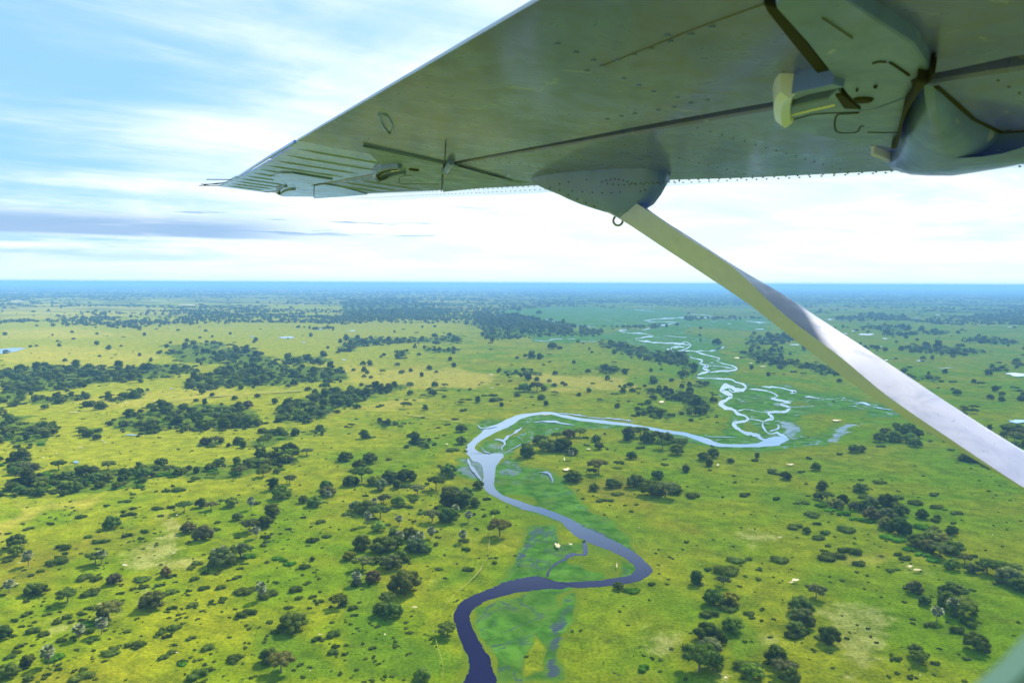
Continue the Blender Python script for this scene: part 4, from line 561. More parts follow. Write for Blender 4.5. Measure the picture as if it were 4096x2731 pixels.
def label_all(items):
    b = {}
    for d in items:
        p = np.array([d['px'], d['py']]); dv = LMA-p; dist = np.hypot(dv[:, 0], dv[:, 1]*1.6); j = int(dist.argmin()); v = p-LMA[j]
        side = ('left of' if v[0] < 0 else 'right of') if abs(v[0]) > abs(v[1])*1.3 else ('above' if v[1] < 0 else 'below')
        ds = DESC[d['k']]; nm = ds[int(d['s']*len(ds)) % len(ds)]; nm = 'wide '+nm if d['k'] == 'b' and d['w'] > 7 else nm
        if d['k'] in 'tTo': nm = ('large ' if d['w'] > 13 else 'small ' if d['w'] < 7.5 else '')+nm
        if d['k'] == 'b': nm = nm+''
        b.setdefault((nm, side, j), []).append((dist[j], d))
    for (nm, side, j), L_ in b.items():
        L_.sort(key=lambda q: q[0])
        for i, (_, d) in enumerate(L_):
            if len(L_) == 1: d['label'] = f'{nm} {side} {LM[j][1]}'
            else: d['label'] = f'{nm} {side} {LM[j][1]}, {ORD[min(i, 19)] if i else ""}nearest'
for L_ in (TREES, SHRUBS): L_.sort(key=lambda d: -d['pw']*(1 if -40 < d['px'] < 4140 and d['py']-d['pw'] < 2760 else .01))
NT_, NS_ = TREES[:292], SHRUBS[:280]
label_all(NT_); label_all(NS_); label_all(PALMS)
for d in NS_:
    if d.get('dark'): d['label'] = 'small nearly black clump on the left bank of the river pool'
def link(name, me, parent=None):
    o = bpy.data.objects.new(name, me); COL.objects.link(o); o.parent = parent; return o
SHAPE = {'t': 'round', 'T': 'tall', 'o': 'spread', 'r': 'round', 'g': 'round', 'y': 'round', 'h': 'round'}
FIRST = {}
for d in NT_:
    sh = SHAPE[d['k']]
    if d['k'] == 't' and d['s'] < .22: sh = 'spread'
    if d['k'] == 'o' and d['s'] < .55: sh = 'round'
    e = link('tree', None); e.location = (d['x'], d['y'], 0); e.rotation_euler.z = d['s']*6.28*7; w = d['w']; hs = w*random.uniform(.86, 1.15)*(1.1 if sh == 'spread' else 1)
    if w > 9 and sh == 'round': hs *= .92
    e.scale = (w, w*random.uniform(.85, 1.05), hs); tag(e, d['label'], 'tree', 'broadleaf trees of the floodplain')
    vi = int(d['s']*97) % len(CR[sh]); c = link('crown', CR[sh][vi], e); tc_ = np.array(TINT[d['k']])*random.uniform(.7, 1.35)*np.array([random.uniform(.88, 1.1), 1, random.uniform(.8, 1.3)]); c.color = (*tc_, 1); link('trunk', TRK[sh], e); FIRST.setdefault((sh, vi), c)
for d in NS_:
    o = link('shrub', CR['shrub'][int(d['s']*97) % 5]); o.location = (d['x'], d['y'], 0); w = d['w']; o.scale = (w, w*random.uniform(.6, 1.0), w*random.uniform(.8, 1.3)*(1 if w < 7 else .7)); o.rotation_euler.z = random.uniform(-.4, .4)
    cc = np.array(TINT[d['k']])*random.uniform(.8, 1.25) if not d.get('dark') else np.array((.006, .007, .01)); o.color = (*cc, 1)
    tag(o, d['label'], 'shrub', 'low bushes dotted over the grass'); FIRST.setdefault(('shrub', int(d['s']*97) % 5), o)
for d in PALMS:
    fr, df, tk = PALM[int(d['s']*10) % 2]; e = link('fan_palm', None); h = random.uniform(4, 6); e.location = (d['x'], d['y'], 0); sw = min(max(d['w'], 4.5), 6.5)*1.05; e.scale = (sw, sw, h); e.rotation_euler.z = random.uniform(0, 6)
    # a fan palm's foot is hidden: the pixel given is the crown
    g = G(d['px'], d['py']+2); P = g-np.array([0, 0, CAMZ]); kz = (CAMZ-h)/CAMZ; e.location = (g[0]*kz, g[1]*kz, 0)
    tag(e, d['label'], 'palm', 'pale fan palms among the trees'); link('fronds', fr, e); link('dead_fronds', df, e); link('trunk', tk, e)

# ------------------------------------------------------------------ everything smaller or farther: one mass each
def scatter(name, pts, scl, keys, label, colr):
    """one stuff object whose points carry plants of the same shapes"""
    me = bpy.data.meshes.new(name); V = np.array(pts, np.float32); me.vertices.add(len(V)); me.vertices.foreach_set('co', V.ravel())
    a = me.attributes.new('size', 'FLOAT_VECTOR', 'POINT'); a.data.foreach_set('vector', np.array(scl, np.float32).ravel())
    a = me.attributes.new('turn', 'FLOAT', 'POINT'); a.data.foreach_set('value', rng.uniform(0, 6.28, len(V)).astype(np.float32))
    o = bpy.data.objects.new(name, me); COL.objects.link(o); tag(o, label, None, None, 'stuff'); o.color = (*colr, 1)
    ng = bpy.data.node_groups.new(name, 'GeometryNodeTree'); ng.interface.new_socket('Geometry', in_out='INPUT', socket_type='NodeSocketGeometry'); ng.interface.new_socket('Geometry', in_out='OUTPUT', socket_type='NodeSocketGeometry')
    N, K_ = ng.nodes.new, ng.links.new; gi, go = N('NodeGroupInput'), N('NodeGroupOutput'); jn = N('GeometryNodeJoinGeometry')
    for key in keys:
        oi = N('GeometryNodeObjectInfo'); oi.transform_space = 'ORIGINAL'; oi.inputs['Object'].default_value = FIRST[key]; oi.inputs['As Instance'].default_value = True; K_(oi.outputs['Geometry'], jn.inputs[0])
    ip = N('GeometryNodeInstanceOnPoints'); ip.inputs['Pick Instance'].default_value = True; K_(gi.outputs[0], ip.inputs['Points']); K_(jn.outputs[0], ip.inputs['Instance'])
    ri = N('FunctionNodeRandomValue'); ri.data_type = 'INT'; ri.inputs[4].default_value = 0; ri.inputs[5].default_value = len(keys)-1; K_(ri.outputs[2], ip.inputs['Instance Index'])
    sz = N('GeometryNodeInputNamedAttribute'); sz.data_type = 'FLOAT_VECTOR'; sz.inputs[0].default_value = 'size'; K_(sz.outputs[0], ip.inputs['Scale'])
    tn = N('GeometryNodeInputNamedAttribute'); tn.data_type = 'FLOAT'; tn.inputs[0].default_value = 'turn'; cx = N('ShaderNodeCombineXYZ'); K_(tn.outputs[0], cx.inputs[2]); K_(cx.outputs[0], ip.inputs['Rotation'])
    K_(ip.outputs[0], go.inputs[0]); md = o.modifiers.new('plants', 'NODES'); md.node_group = ng; return o
kt = [k for k in FIRST if k[0] != 'shrub']; ks = [k for k in FIRST if k[0] == 'shrub']
rest = TREES[292:]; scatter('woodland', [(d['x'], d['y'], 0) for d in rest], [(d['w'], d['w'], d['w']*random.uniform(.75, 1.15)) for d in rest], kt, 'trees of the farther belts and groves', TINT['t'])
rest = SHRUBS[280:]; scatter('scrub', [(d['x'], d['y'], 0) for d in rest], [(d['w'], d['w']*.8, d['w']*random.uniform(.8, 1.2)) for d in rest], ks, 'small bushes scattered over the plain', TINT['b'])
q = np.stack([rng.uniform(-60, 4156, 60000), 1143+260*rng.uniform(size=60000)**1.5+np.zeros(60000)], 1); q[:, 1] += (q[:, 0]-2048)*17/4096
gg = G(q[:, 0], q[:, 1]); dd = np.linalg.norm(gg[:, :2], axis=1); dn = fbm(gg[:, 0]/1300+20, gg[:, 1]/620+3, 5)*.5+fbm(gg[:, 0]/210, gg[:, 1]/190, 9)*.3+rng.uniform(size=len(gg))*.12+.07
thr = np.interp(dd, [1500, 3000, 6000, 12000], [.66, .62, .56, .49]); keep = (dn > thr) & (dd < 34000); inm = np.zeros(len(q), bool)
for P in MARSH: inm |= pip(q, P)
keep &= ~inm; gg, dd = gg[keep], dd[keep]; ww = rng.uniform(8, 15, len(gg))*np.interp(dd, [1500, 4000, 10000, 30000], [.7, 1.2, 3.0, 8]); hh = np.interp(dd, [1500, 4000, 10000, 30000], [8, 10, 11, 14])*rng.uniform(.7, 1.2, len(gg))
scatter('far_woodland', gg, np.stack([ww, ww*.8, hh], 1), kt, 'wooded country fading blue towards the horizon', TINT['t'])

# ------------------------------------------------------------------ the aircraft
HW, AZW, DIH, BNK = .4622, -36.46, 4.36, -2.95
_a, _d, _b = map(math.radians, (AZW, DIH, BNK))
WS = np.array([math.sin(_a)*math.cos(_d), math.cos(_a)*math.cos(_d), math.sin(_d)]); WC = np.array([math.cos(_a)*math.cos(_b), -math.sin(_a)*math.cos(_b), math.sin(_b)])
WN = np.cross(WC, WS); WN /= np.linalg.norm(WN); WN = WN if WN[2] > 0 else -WN; WO = np.array([0, 0, HW]); MW = np.stack([WS, WC, WN], 1); MWI = np.linalg.inv(MW)
def wp(s, c, n=0.0): return WO+WS*s+WC*c+WN*n              # wing coordinates (span, towards leading edge, up) -> relative to the eye
def W(px, py, n=0.0):                                       # photo pixel -> span/chord on the sheet n above the underside
    r = ray(px, py); t_ = (WN@WO+n)/(r@WN); return (MWI@(r*t_-WO))[:2]
air = link('airplane', None); air.location = (0, 0, CAMZ); tag(air, 'white high-wing airplane seen from its cabin, with wing and strut overhead', 'airplane')
M_W1 = m_wing('wing_paint', (.14, .165, .86), (.085, .10, .66), .30, .8); M_W2 = m_wing('fairing_paint', (.13, .215, .80), (.095, .16, .66), .34, .22); M_W3 = m_wing('aileron_paint', (.14, .23, .82), (.10, .16, .62), .16, .5); M_SEAM = m_simple('seam', (.10, .10, .11), .7)  # blue tint in these paints offsets green light bounced off the grass
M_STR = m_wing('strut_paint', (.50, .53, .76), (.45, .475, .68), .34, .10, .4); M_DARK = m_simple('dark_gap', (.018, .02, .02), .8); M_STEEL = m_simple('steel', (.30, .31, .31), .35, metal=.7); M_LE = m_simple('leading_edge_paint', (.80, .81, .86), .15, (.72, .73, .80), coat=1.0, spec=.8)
M_BLK = m_simple('rivet_steel', (.05, .05, .055), .5); M_WHITE = m_simple('lit_white', (.58, .62, .92), .3)  # the white puts caught light into the colour of small fittings
def apart(name, V, Fc, mt, parent=air, smooth=False): return mesh_obj(name, V, Fc, mt, parent, smooth)
TEp = np.array([W(*p) for p in [(2149, 0), (1955, 120), (1700, 265), (1553, 350), (1256, 529), (1077, 630), (875, 746)]]); te = np.polyfit(TEp[:, 0], TEp[:, 1], 1)
def TE(s): return te[0]*s+te[1]
GA = np.array([W(*p) for p in [(4096, 219), (3767, 291), (2900, 444), (2567, 505), (2210, 575), (1777, 656), (1480, 698), (1244, 740), (1036, 772)]]); GB = np.array([W(*p) for p in [(4096, 278), (3767, 326), (2900, 472), (2567, 531), (2210, 592), (1777, 663), (1480, 703), (1244, 743), (1038, 774)]])
SPp = np.array([W(*p) for p in [(3583, 683), (3000, 711), (2900, 714), (2595, 722), (2150, 742), (1760, 762), (1434, 776), (1256, 782), (1167, 778), (1036, 766)]])
GA, GB, SPp = [a[a[:, 0].argsort()] for a in (GA, GB, SPp)]
f_int = lambda T: (lambda s: float(np.interp(s, T[:, 0], T[:, 1], left=T[0, 1]+(s-T[0, 0])*.02)))
gA, gB, sP = f_int(GA), f_int(GB), f_int(SPp)
def nose(px, py):                          # where the sight line grazes the upswept nose skin
    r = ray(px, py); lo_, hi = 1.0, 16.0
    base = W(px, py); t0 = np.linalg.norm(wp(*base))
    best = None
    for k in range(400):
        t_ = t0/np.linalg.norm(r)*(1+k*.002); p = MWI@(r*t_-WO); tl = .72*HW/np.linalg.norm(r*t_); nn = tl*max(0, p[1]-sP(p[0]))
        if p[2] <= nn+1e-4 or k == 0: best = (p[0], p[1], nn)
        if p[2] > nn+.004: break
    return best
LEpx = [(3665, 691), (3487, 699), (3206, 717), (3000, 727), (2900, 732), (2646, 747), (2400, 760), (2127, 774), (2000, 780), (1762, 790), (1524, 805), (1345, 808), (1256, 805), (1167, 793), (1036, 776), (928, 758)]
LEp = np.array([nose(*p) for p in LEpx]); LEp = LEp[LEp[:, 0].argsort()]
def LE(s): return float(np.interp(s, LEp[:, 0], LEp[:, 1]))
def LEn(s): return float(np.interp(s, LEp[:, 0], LEp[:, 2]))
TIP = W(875, 746)[0]
c5 = lambda L_: [(780+x/3.36, 500+y/3.36) for x, y in L_]
OUTL = np.array([W(*p) for p in c5([(560, 715), (600, 688), (992, 443), (1345, 236)])]); INL = [(600, 706), (700, 648), (810, 594), (990, 486), (999, 452)]
for i in range(10):
    p0 = np.array((1000, 448))+np.array((345, -205))*i/10; p1 = np.array((1000, 448))+np.array((345, -205))*(i+1)/10; INL += [tuple((p0+p1)/2+np.array((6, 44+2*i))), tuple(p1+np.array((0, 3)))]
INW = np.array([W(*p) for p in c5(INL)]); INW = INW[INW[:, 0].argsort()]
def TEc(s): return TE(s) if s < INW[0, 0] or s > INW[-1, 0] else float(np.interp(s, INW[:, 0], INW[:, 1]))
ss = np.unique(np.concatenate([np.linspace(-.6, TIP, 70), INW[:, 0], [INW[-1, 0]+.004]]))
def tipc(s): return max(0., min(1., (s-(TIP-.9))/.9))
def loft(name, rows, mt, smooth=False):
    m_ = len(rows[0]); V = [wp(*p) for r in rows for p in r]; Fc = [(i*m_+j, i*m_+j+1, (i+1)*m_+j+1, (i+1)*m_+j) for i in range(len(rows)-1) for j in range(m_-1)]; return apart(name, V, Fc, mt, smooth=smooth)
rows_f, rows_g, rows_m, rows_l, rows_t = [], [], [], [], []
for s in ss:
    a, b0, b1, c1_, c2_ = TEc(s), gA(s), gB(s), sP(s), LE(s); a_ = min(a, b0-.01); c1_ = max(c1_, b1+.02); c2_ = max(c2_, c1_+.02); n2 = max(LEn(s), .0)
    rows_f.append([(s, a_, 0), (s, a_+(b0-a_)*.5, 0), (s, b0-.004, 0), (s, b0, .012), (s, b0, .06)])
    rows_g.append([(s, b0-.01, .055), (s, b1+.01, .055)])
    rows_m.append([(s, b1, .06), (s, b1, .008), (s, b1+.004, 0), (s, (b1+c1_)/2, 0), (s, c1_, 0)])
    rows_l.append([(s, c1_, 0), (s, c1_+(c2_-c1_)*.5, n2*.5), (s, c2_, n2), (s, c2_+.012, n2+.012), (s, c2_+.010, n2+.035), (s, c2_-.03, n2+.06)])
    th = .15*(1-.5*max(0, s)/8); rows_t.append([(s, c2_-.03, n2+.06), (s, c2_-(c2_-a_)*.3, th+.02), (s, c2_-(c2_-a_)*.7, th*.7), (s, a_, .008), (s, a_, 0)])
split = W(1776, 662)[0]; ia = int(np.searchsorted(ss, split))
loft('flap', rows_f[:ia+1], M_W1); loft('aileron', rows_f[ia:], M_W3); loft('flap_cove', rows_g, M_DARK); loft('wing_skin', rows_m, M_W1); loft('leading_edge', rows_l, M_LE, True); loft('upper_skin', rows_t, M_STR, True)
r0, r1 = rows_f[-1], rows_l[-1]
tipV = [wp(*p) for p in (rows_f[-1][:3]+rows_m[-1][2:]+rows_l[-1][1:]+rows_t[-1][1:4])]; apart('tip_cap', tipV, [tuple(range(len(tipV)))], M_W3)
def plate(name, poly, th, mt, parent=air, bev=.004):
    """flat raised piece under the wing: outline in photo pixels, TH metres proud of the skin"""
    P = [W(x, y, -th) for x, y in poly]; cen = np.mean(P, 0); n_ = len(P); V = []
    for p in P: d_ = (p-cen)/max(np.linalg.norm(p-cen), 1e-6); q_ = p-d_*bev; V.append(wp(q_[0], q_[1], -th))
    for p in P: V.append(wp(p[0], p[1], -th+bev))
    for p in P: V.append(wp(p[0], p[1], .002))
    Fc = [tuple(range(n_))]+[(i, (i+1) % n_, n_+(i+1) % n_, n_+i) for i in range(n_)]+[(n_+i, n_+(i+1) % n_, 2*n_+(i+1) % n_, 2*n_+i) for i in range(n_)]
    return apart(name, V, Fc, mt, parent)
c3 = lambda L_: [(2900+x/1.96, y/1.96) for x, y in L_]; c1f = lambda L_: [(750+x/1.68, 350+y/1.68) for x, y in L_]; c5 = lambda L_: [(780+x/3.36, 500+y/3.36) for x, y in L_]; c6 = lambda L_: [(1480+x/3.36, 600+y/3.36) for x, y in L_]
c2f = lambda L_: [(1700+x/1.96, y/1.96) for x, y in L_]; c4 = lambda L_: [(2000+x/2.352, 650+y/2.352) for x, y in L_]
def band(name, line, w, th, mt, parent=air, taper=1.0, n0=0.0, round_=True):
    """raised bead, groove or gap shadow along a pixel line, width in metres"""
    if mt is M_DARK: n0 = -(th-.003)
    P = np.array([W(x, y, -th) for x, y in line]); th = .003 if mt is M_DARK else th; T = np.gradient(P, axis=0); T /= np.linalg.norm(T, axis=1)[:, None]; N = np.stack([-T[:, 1], T[:, 0]], 1); V = []; m_ = len(P); prof = [(-.5, -.001), (-.36, .75), (0, 1), (.36, .75), (.5, -.001)] if round_ else [(-.5, -.001), (-.5, 1), (.5, 1), (.5, -.001)]
    for i, p in enumerate(P):
        wi = w*(1+(taper-1)*i/(m_-1))
        for o_, h_ in prof: q_ = p+N[i]*o_*wi; V.append(wp(q_[0], q_[1], n0-h_*th))
    k = len(prof); Fc = [(i*k+j, i*k+j+1, (i+1)*k+j+1, (i+1)*k+j) for i in range(m_-1) for j in range(k-1)]+[tuple(range(k)), tuple(range((m_-1)*k, m_*k))[::-1]]
    return apart(name, V, Fc, mt, parent, smooth=False)
# inner flap hinge fairing, dark plates painted as the shade in its gaps, bulged root fairing
plate('gap_shadow', c3([(300, 32), (395, 58), (600, 290), (880, 640), (1080, 880), (1180, 855), (1060, 872), (930, 858), (860, 752), (780, 645), (560, 380), (330, 90)]), .012, M_DARK)
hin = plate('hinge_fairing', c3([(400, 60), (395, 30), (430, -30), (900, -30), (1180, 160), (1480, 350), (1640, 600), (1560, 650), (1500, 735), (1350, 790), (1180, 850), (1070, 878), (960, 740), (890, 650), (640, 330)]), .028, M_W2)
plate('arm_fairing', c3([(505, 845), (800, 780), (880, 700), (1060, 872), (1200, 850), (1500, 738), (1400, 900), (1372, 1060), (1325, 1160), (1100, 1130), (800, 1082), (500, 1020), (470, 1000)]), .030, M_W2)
plate('gap_shadow', c3([(862, 752), (915, 742), (1064, 862), (935, 858)]), .034, M_DARK)
plate('gap_shadow', c3([(1500, 640), (1580, 655), (1620, 630), (1560, 680), (1500, 760), (1430, 870), (1395, 960), (1372, 1080), (1345, 1165), (1300, 1165), (1340, 1120), (1370, 1000), (1400, 850), (1480, 740)]), .052, M_DARK)
plate('gap_shadow', c3([(1450, 640), (1540, 600), (1640, 578), (1640, 625), (1560, 665), (1470, 700)]), .031, M_DARK)
def tube(name, pts, r, mt, parent=air, n=8):
    P = np.array(pts, float); T = np.gradient(P, axis=0); T /= np.linalg.norm(T, axis=1)[:, None]; V = []; ref = np.array([.2, .3, .93])
    for p, t_ in zip(P, T):
        a = np.cross(t_, ref); a /= np.linalg.norm(a); b = np.cross(t_, a)
        for i in range(n): V.append(p+(a*math.cos(i*6.283/n)+b*math.sin(i*6.283/n))*r)
    Fc = [(i*n+j, i*n+(j+1) % n, (i+1)*n+(j+1) % n, (i+1)*n+j) for i in range(len(P)-1) for j in range(n)]+[tuple(range(n))[::-1], tuple(range((len(P)-1)*n, len(P)*n))]
    return apart(name, V, Fc, mt, parent, smooth=True)
band('track_arm', catmull(c3([(890, 672), (760, 700), (600, 735), (500, 772)]), 6), .032, .042, M_W2, round_=False)
band('track_arm', catmull(c3([(500, 772), (455, 820), (438, 900), (448, 985), (475, 1005)]), 6), .050, .052, M_WHITE, round_=True)  # white on the curved nose paints the light it catches
band('gap_shadow', c3([(515, 828), (700, 785), (800, 772)]), .010, .010, M_DARK); band('stiffener_bead', c3([(510, 918), (680, 875), (860, 835)]), .018, .034, M_WHITE); band('gap_shadow', c3([(520, 948), (680, 905), (780, 895), (1050, 885)]), .006, .032, M_DARK)  # dark strips stand in for shade in the arm's slot
band('panel_groove', catmull(c3([(1050, 892), (950, 900), (885, 905), (862, 950), (862, 1010), (890, 1045), (1030, 1042), (1060, 1000), (1085, 992)]), 8), .005, .032, M_DARK); band('panel_groove', c3([(1115, 1042), (1240, 1046), (1360, 1044)]), .005, .032, M_DARK)
band('panel_groove', c3([(1290, 500), (1360, 545), (1440, 602)]), .006, .031, M_DARK); band('panel_groove', catmull(c3([(1160, 508), (1210, 494), (1262, 498)]), 8), .005, .031, M_DARK); band('panel_groove', c3([(760, 150), (1000, 310)]), .002, .031, M_SEAM)
# bulged fairing at the root: mound whose rim is traced on the skin
rim = c3([(1560, 668), (1480, 770), (1415, 890), (1385, 1010), (1360, 1110), (1330, 1180), (1240, 1240), (1290, 1290), (1400, 1320), (1560, 1330), (1800, 1330), (2050, 1290), (2330, 1240), (2700, 1160), (2750, 1060), (2500, 1030), (2344, 1040), (2160, 1050), (2040, 980), (1930, 930), (1800, 810), (1700, 715), (1650, 680)])
rimw = np.array([W(x, y, 0) for x, y in rim]); cen = np.array([W(2900+1800/1.96, 1000/1.96)])[0]; V = []; Fc = []; rings = [(1.0, .0), (.97, .012), (.90, .028), (.77, .046), (.58, .062), (.35, .073), (.12, .078)]
m_ = len(rimw)
for k, h_ in rings:
    for p in rimw: q_ = cen+(p-cen)*k; V.append(wp(q_[0], q_[1], -h_))
for i in range(len(rings)-1):
    for j in range(m_): Fc.append((i*m_+j, i*m_+(j+1) % m_, (i+1)*m_+(j+1) % m_, (i+1)*m_+j))
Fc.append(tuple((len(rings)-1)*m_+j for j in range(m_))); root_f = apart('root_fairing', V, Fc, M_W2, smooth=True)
band('panel_groove', c3([(1655, 690), (1800, 812), (1950, 945), (2060, 1000), (2165, 1048), (2400, 1036)]), .010, .004, M_DARK)
band('edge_highlight', c3([(1150, 1222), (1250, 1262), (1350, 1305), (1470, 1345)]), .012, .03, M_WHITE); band('panel_groove', c3([(2110, 1195), (2160, 1192), (2230, 1215), (2340, 1250)]), .008, .03, M_DARK)  # white strip paints the highlight along the fairing's left rim
# middle hinge
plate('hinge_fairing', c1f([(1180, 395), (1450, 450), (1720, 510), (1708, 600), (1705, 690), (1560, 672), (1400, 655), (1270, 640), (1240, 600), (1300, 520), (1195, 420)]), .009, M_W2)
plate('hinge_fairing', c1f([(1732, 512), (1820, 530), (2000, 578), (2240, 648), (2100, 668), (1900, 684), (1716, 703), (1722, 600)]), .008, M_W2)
band('panel_groove', c1f([(1180, 398), (1450, 456), (1715, 515)]), .004, .011, M_DARK); band('panel_groove', c1f([(1735, 380), (1728, 500), (1715, 600), (1708, 700)]), .005, .011, M_DARK); band('panel_groove', c1f([(1820, 532), (2000, 582), (2130, 616)]), .004, .010, M_DARK)
band('track_arm', catmull(c1f([(1425, 548), (1360, 553), (1300, 565), (1262, 590), (1262, 618), (1290, 640), (1340, 620), (1400, 602), (1460, 592)]), 4), .035, .034, M_W2, taper=.5); band('gap_shadow', catmull(c1f([(1418, 556), (1350, 562), (1300, 580), (1280, 605), (1300, 628), (1345, 610)]), 4), .02, .037, M_DARK, taper=.6)  # dark loop painted as the shade inside the arm
band('track_arm', c1f([(1370, 568), (1422, 560)]), .012, .040, M_WHITE); band('latch_pin', c1f([(1772, 525), (1750, 555), (1730, 590)]), .035, .030, M_W2); plate('latch_boss', c1f([(1720, 590), (1740, 585), (1748, 598), (1738, 612), (1722, 608)]), .032, M_STEEL)
band('panel_groove', catmull(c6([(560, 345), (470, 352), (400, 375), (392, 420), (420, 458), (700, 462), (930, 466)]), 5), .004, .011, M_DARK)
# outer hinge
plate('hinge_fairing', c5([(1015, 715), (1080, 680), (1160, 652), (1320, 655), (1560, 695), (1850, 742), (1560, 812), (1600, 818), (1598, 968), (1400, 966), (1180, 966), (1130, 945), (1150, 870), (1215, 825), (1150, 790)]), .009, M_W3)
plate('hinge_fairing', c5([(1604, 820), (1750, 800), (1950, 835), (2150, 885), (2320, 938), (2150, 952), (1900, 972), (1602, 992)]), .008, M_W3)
band('panel_groove', c5([(1600, 830), (1598, 900), (1598, 985)]), .006, .011, M_DARK)
band('track_arm', catmull(c5([(1220, 838), (1150, 860), (1105, 900), (1110, 935), (1150, 940), (1200, 905), (1270, 885), (1345, 880)]), 3), .034, .022, M_W2, taper=.4)
band('panel_groove', catmull(c1f([(1290, 190), (1330, 195), (1365, 240), (1378, 290), (1360, 320), (1320, 280), (1295, 230), (1290, 192)]), 4), .012, .006, M_W2)
band('panel_groove', c3([(0, 150), (310, 38)]), .003, .002, M_SEAM)
band('panel_groove', c2f([(1400, 520), (1700, 400), (2100, 240), (2352, 150)]), .0022, .002, M_SEAM)
# stiffening beads across aileron and outer skin
def sc_line(s, c0, c1_): return [(s, c0+(c1_-c0)*k/6) for k in range(7)]
def bead(s, c0, c1_, w=.035, th=.012, mt=None):
    P = sc_line(s, c0, c1_); V = []; pr = [(-.5, 0), (-.3, .8), (0, 1), (.3, .8), (.5, 0)]
    for i, (a, b) in enumerate(P):
        f = .15 if i in (0, 6) else 1
        for o_, h_ in pr: V.append(wp(a+o_*w, b, .001-h_*th*f))
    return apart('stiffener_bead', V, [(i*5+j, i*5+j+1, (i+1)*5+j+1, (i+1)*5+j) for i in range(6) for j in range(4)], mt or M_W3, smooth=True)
s_ = split+.35
while s_ < TIP-.12:
    a, b = TE(s_)+.05, gA(s_)-.04
    if b-a > .06: bead(s_, a, b, .040, .006)
    s_ += .34
s_ = split+.1
while s_ < TIP-.4:
    a, b = gB(s_)+.05, sP(s_)-.05
    if b-a > .1: bead(s_, a, b, .04, .008)
    s_ += .33
# pale strip and toothed tape along the outer trailing edge
_o = OUTL[OUTL[:, 0].argsort()]; tube('trailing_edge_rod', [wp(p[0], p[1], .004) for p in _o], .009, M_W3, n=6)
# static wicks at the tip
for a, b in (((467, 735), (155, 733)), ((355, 795), (82, 798)), ((310, 816), (52, 814)), ((420, 770), (118, 808))):
    pa, pb = c5([a, b]); A = wp(*W(*pa, .0), .0); dA = np.linalg.norm(A); rb = ray(*pb); Bp = rb/np.linalg.norm(rb)*(dA+.10)
    tube('static_wick', [A+(A/dA)*.0+(A-Bp)*.12, (A+Bp)/2, Bp], .0035, M_BLK, n=5)
# cuff where the strut meets the wing
def onc(px, py, c):                        # photo pixel on the upright sheet that holds chord position c
    r = ray(px, py); k = MWI@r; o_ = MWI@WO*0; t_ = (c-(-(MWI@WO))[1])/k[1] if False else (c+(MWI@WO)[1])/k[1]; return r*t_
CC = 2.42
prof = c4([(330, 205), (450, 262), (560, 305), (640, 345), (760, 395), (900, 440), (1060, 488), (1160, 548), (1260, 500), (1362, 430), (1440, 330), (1490, 265), (1512, 225)])
topl = c4([(330, 200), (450, 205), (560, 190), (640, 180), (760, 165), (900, 150), (1060, 145), (1160, 145), (1260, 150), (1362, 165), (1440, 185), (1490, 200), (1512, 210)])
V = []; n_ = len(prof)
for k, (dc, f) in enumerate(((-.125, 0), (-.11, .45), (-.065, .85), (0, 1), (.07, .85), (.12, .4), (.14, 0))):
    for i in range(n_):
        lo_p = onc(*prof[i], CC); up_p = wp(*(MWI@(onc(*topl[i], CC)-WO))[:2], .0); edge = math.sin(math.pi*min(1, max(0, (i+.15)/(n_-.7))))**.5; p = up_p+(lo_p-up_p)*f+WC*dc*edge; V.append(p)
Fc = [(k*n_+i, k*n_+i+1, (k+1)*n_+i+1, (k+1)*n_+i) for k in range(6) for i in range(n_-1)]+[tuple(k*n_ for k in range(7))[::-1], tuple(k*n_+n_-1 for k in range(7))]
apart('strut_cuff', V, Fc, M_W2, smooth=True)
band('panel_groove', catmull(c4([(905, 400), (960, 365), (1040, 348), (1110, 342), (1180, 355), (1240, 382)]), 6), .008, .12, M_DARK) if False else None
# the strut: trailing ridge nearest the eye, thickest lines behind it, nose beyond
cC = lambda L_: [(2726+x/K, 1050+y/K) for x, y in L_]
low = c4([(980, 455), (1160, 550), (1500, 775), (2000, 1105), (2352, 1340)])+cC([(700, 470), (1200, 850), (1600, 1105), (2000, 1343), (2335, 1545), (2700, 1765)])
rid = c4([(1190, 330), (1405, 462), (1700, 670), (2130, 940), (2300, 1080)])+cC([(700, 355), (1080, 640), (1400, 905), (1800, 1180), (2300, 1512), (2700, 1748)])
upp = c4([(1225, 290), (1362, 430), (1700, 650), (2130, 930), (2352, 1062)])+cC([(640, 185), (1000, 420), (1500, 745), (2000, 1082), (2335, 1292), (2700, 1520)])
low, rid, upp = [catmull(np.array(a), 60) for a in (low, rid, upp)]
def rs(P, n): d = np.r_[0, np.cumsum(np.linalg.norm(np.diff(P, axis=0), axis=1))]; u = np.linspace(0, d[-1], n); return np.stack([np.interp(u, d, P[:, 0]), np.interp(u, d, P[:, 1])], 1)
low, rid, upp = [rs(a, 40) for a in (low, rid, upp)]; V = []
def mixp(a, b, t_): return a+(b-a)*t_
for i in range(40):
    tR, bL, bU = onc(*rid[i], CC-.13*min(1, .2+i/6)), onc(*low[i], CC-.02), onc(*upp[i], CC+.0); th = bU-bL; mid = (bU+bL)/2; nose_ = mid+WC*.13
    m1 = mixp(tR, bU, .6)+th*.035; m2 = mixp(tR, bL, .6)-th*.03
    V += [tR, m1, bU, mixp(bU, nose_, .55)+th*.10, nose_, mixp(bL, nose_, .55)-th*.10, bL, m2]
Fc = [(i*8+j, i*8+(j+1) % 8, (i+1)*8+(j+1) % 8, (i+1)*8+j) for i in range(39) for j in range(8)]+[tuple(range(8))[::-1], tuple(range(39*8, 40*8))]
st = apart('strut', V, Fc, M_STR, smooth=True)
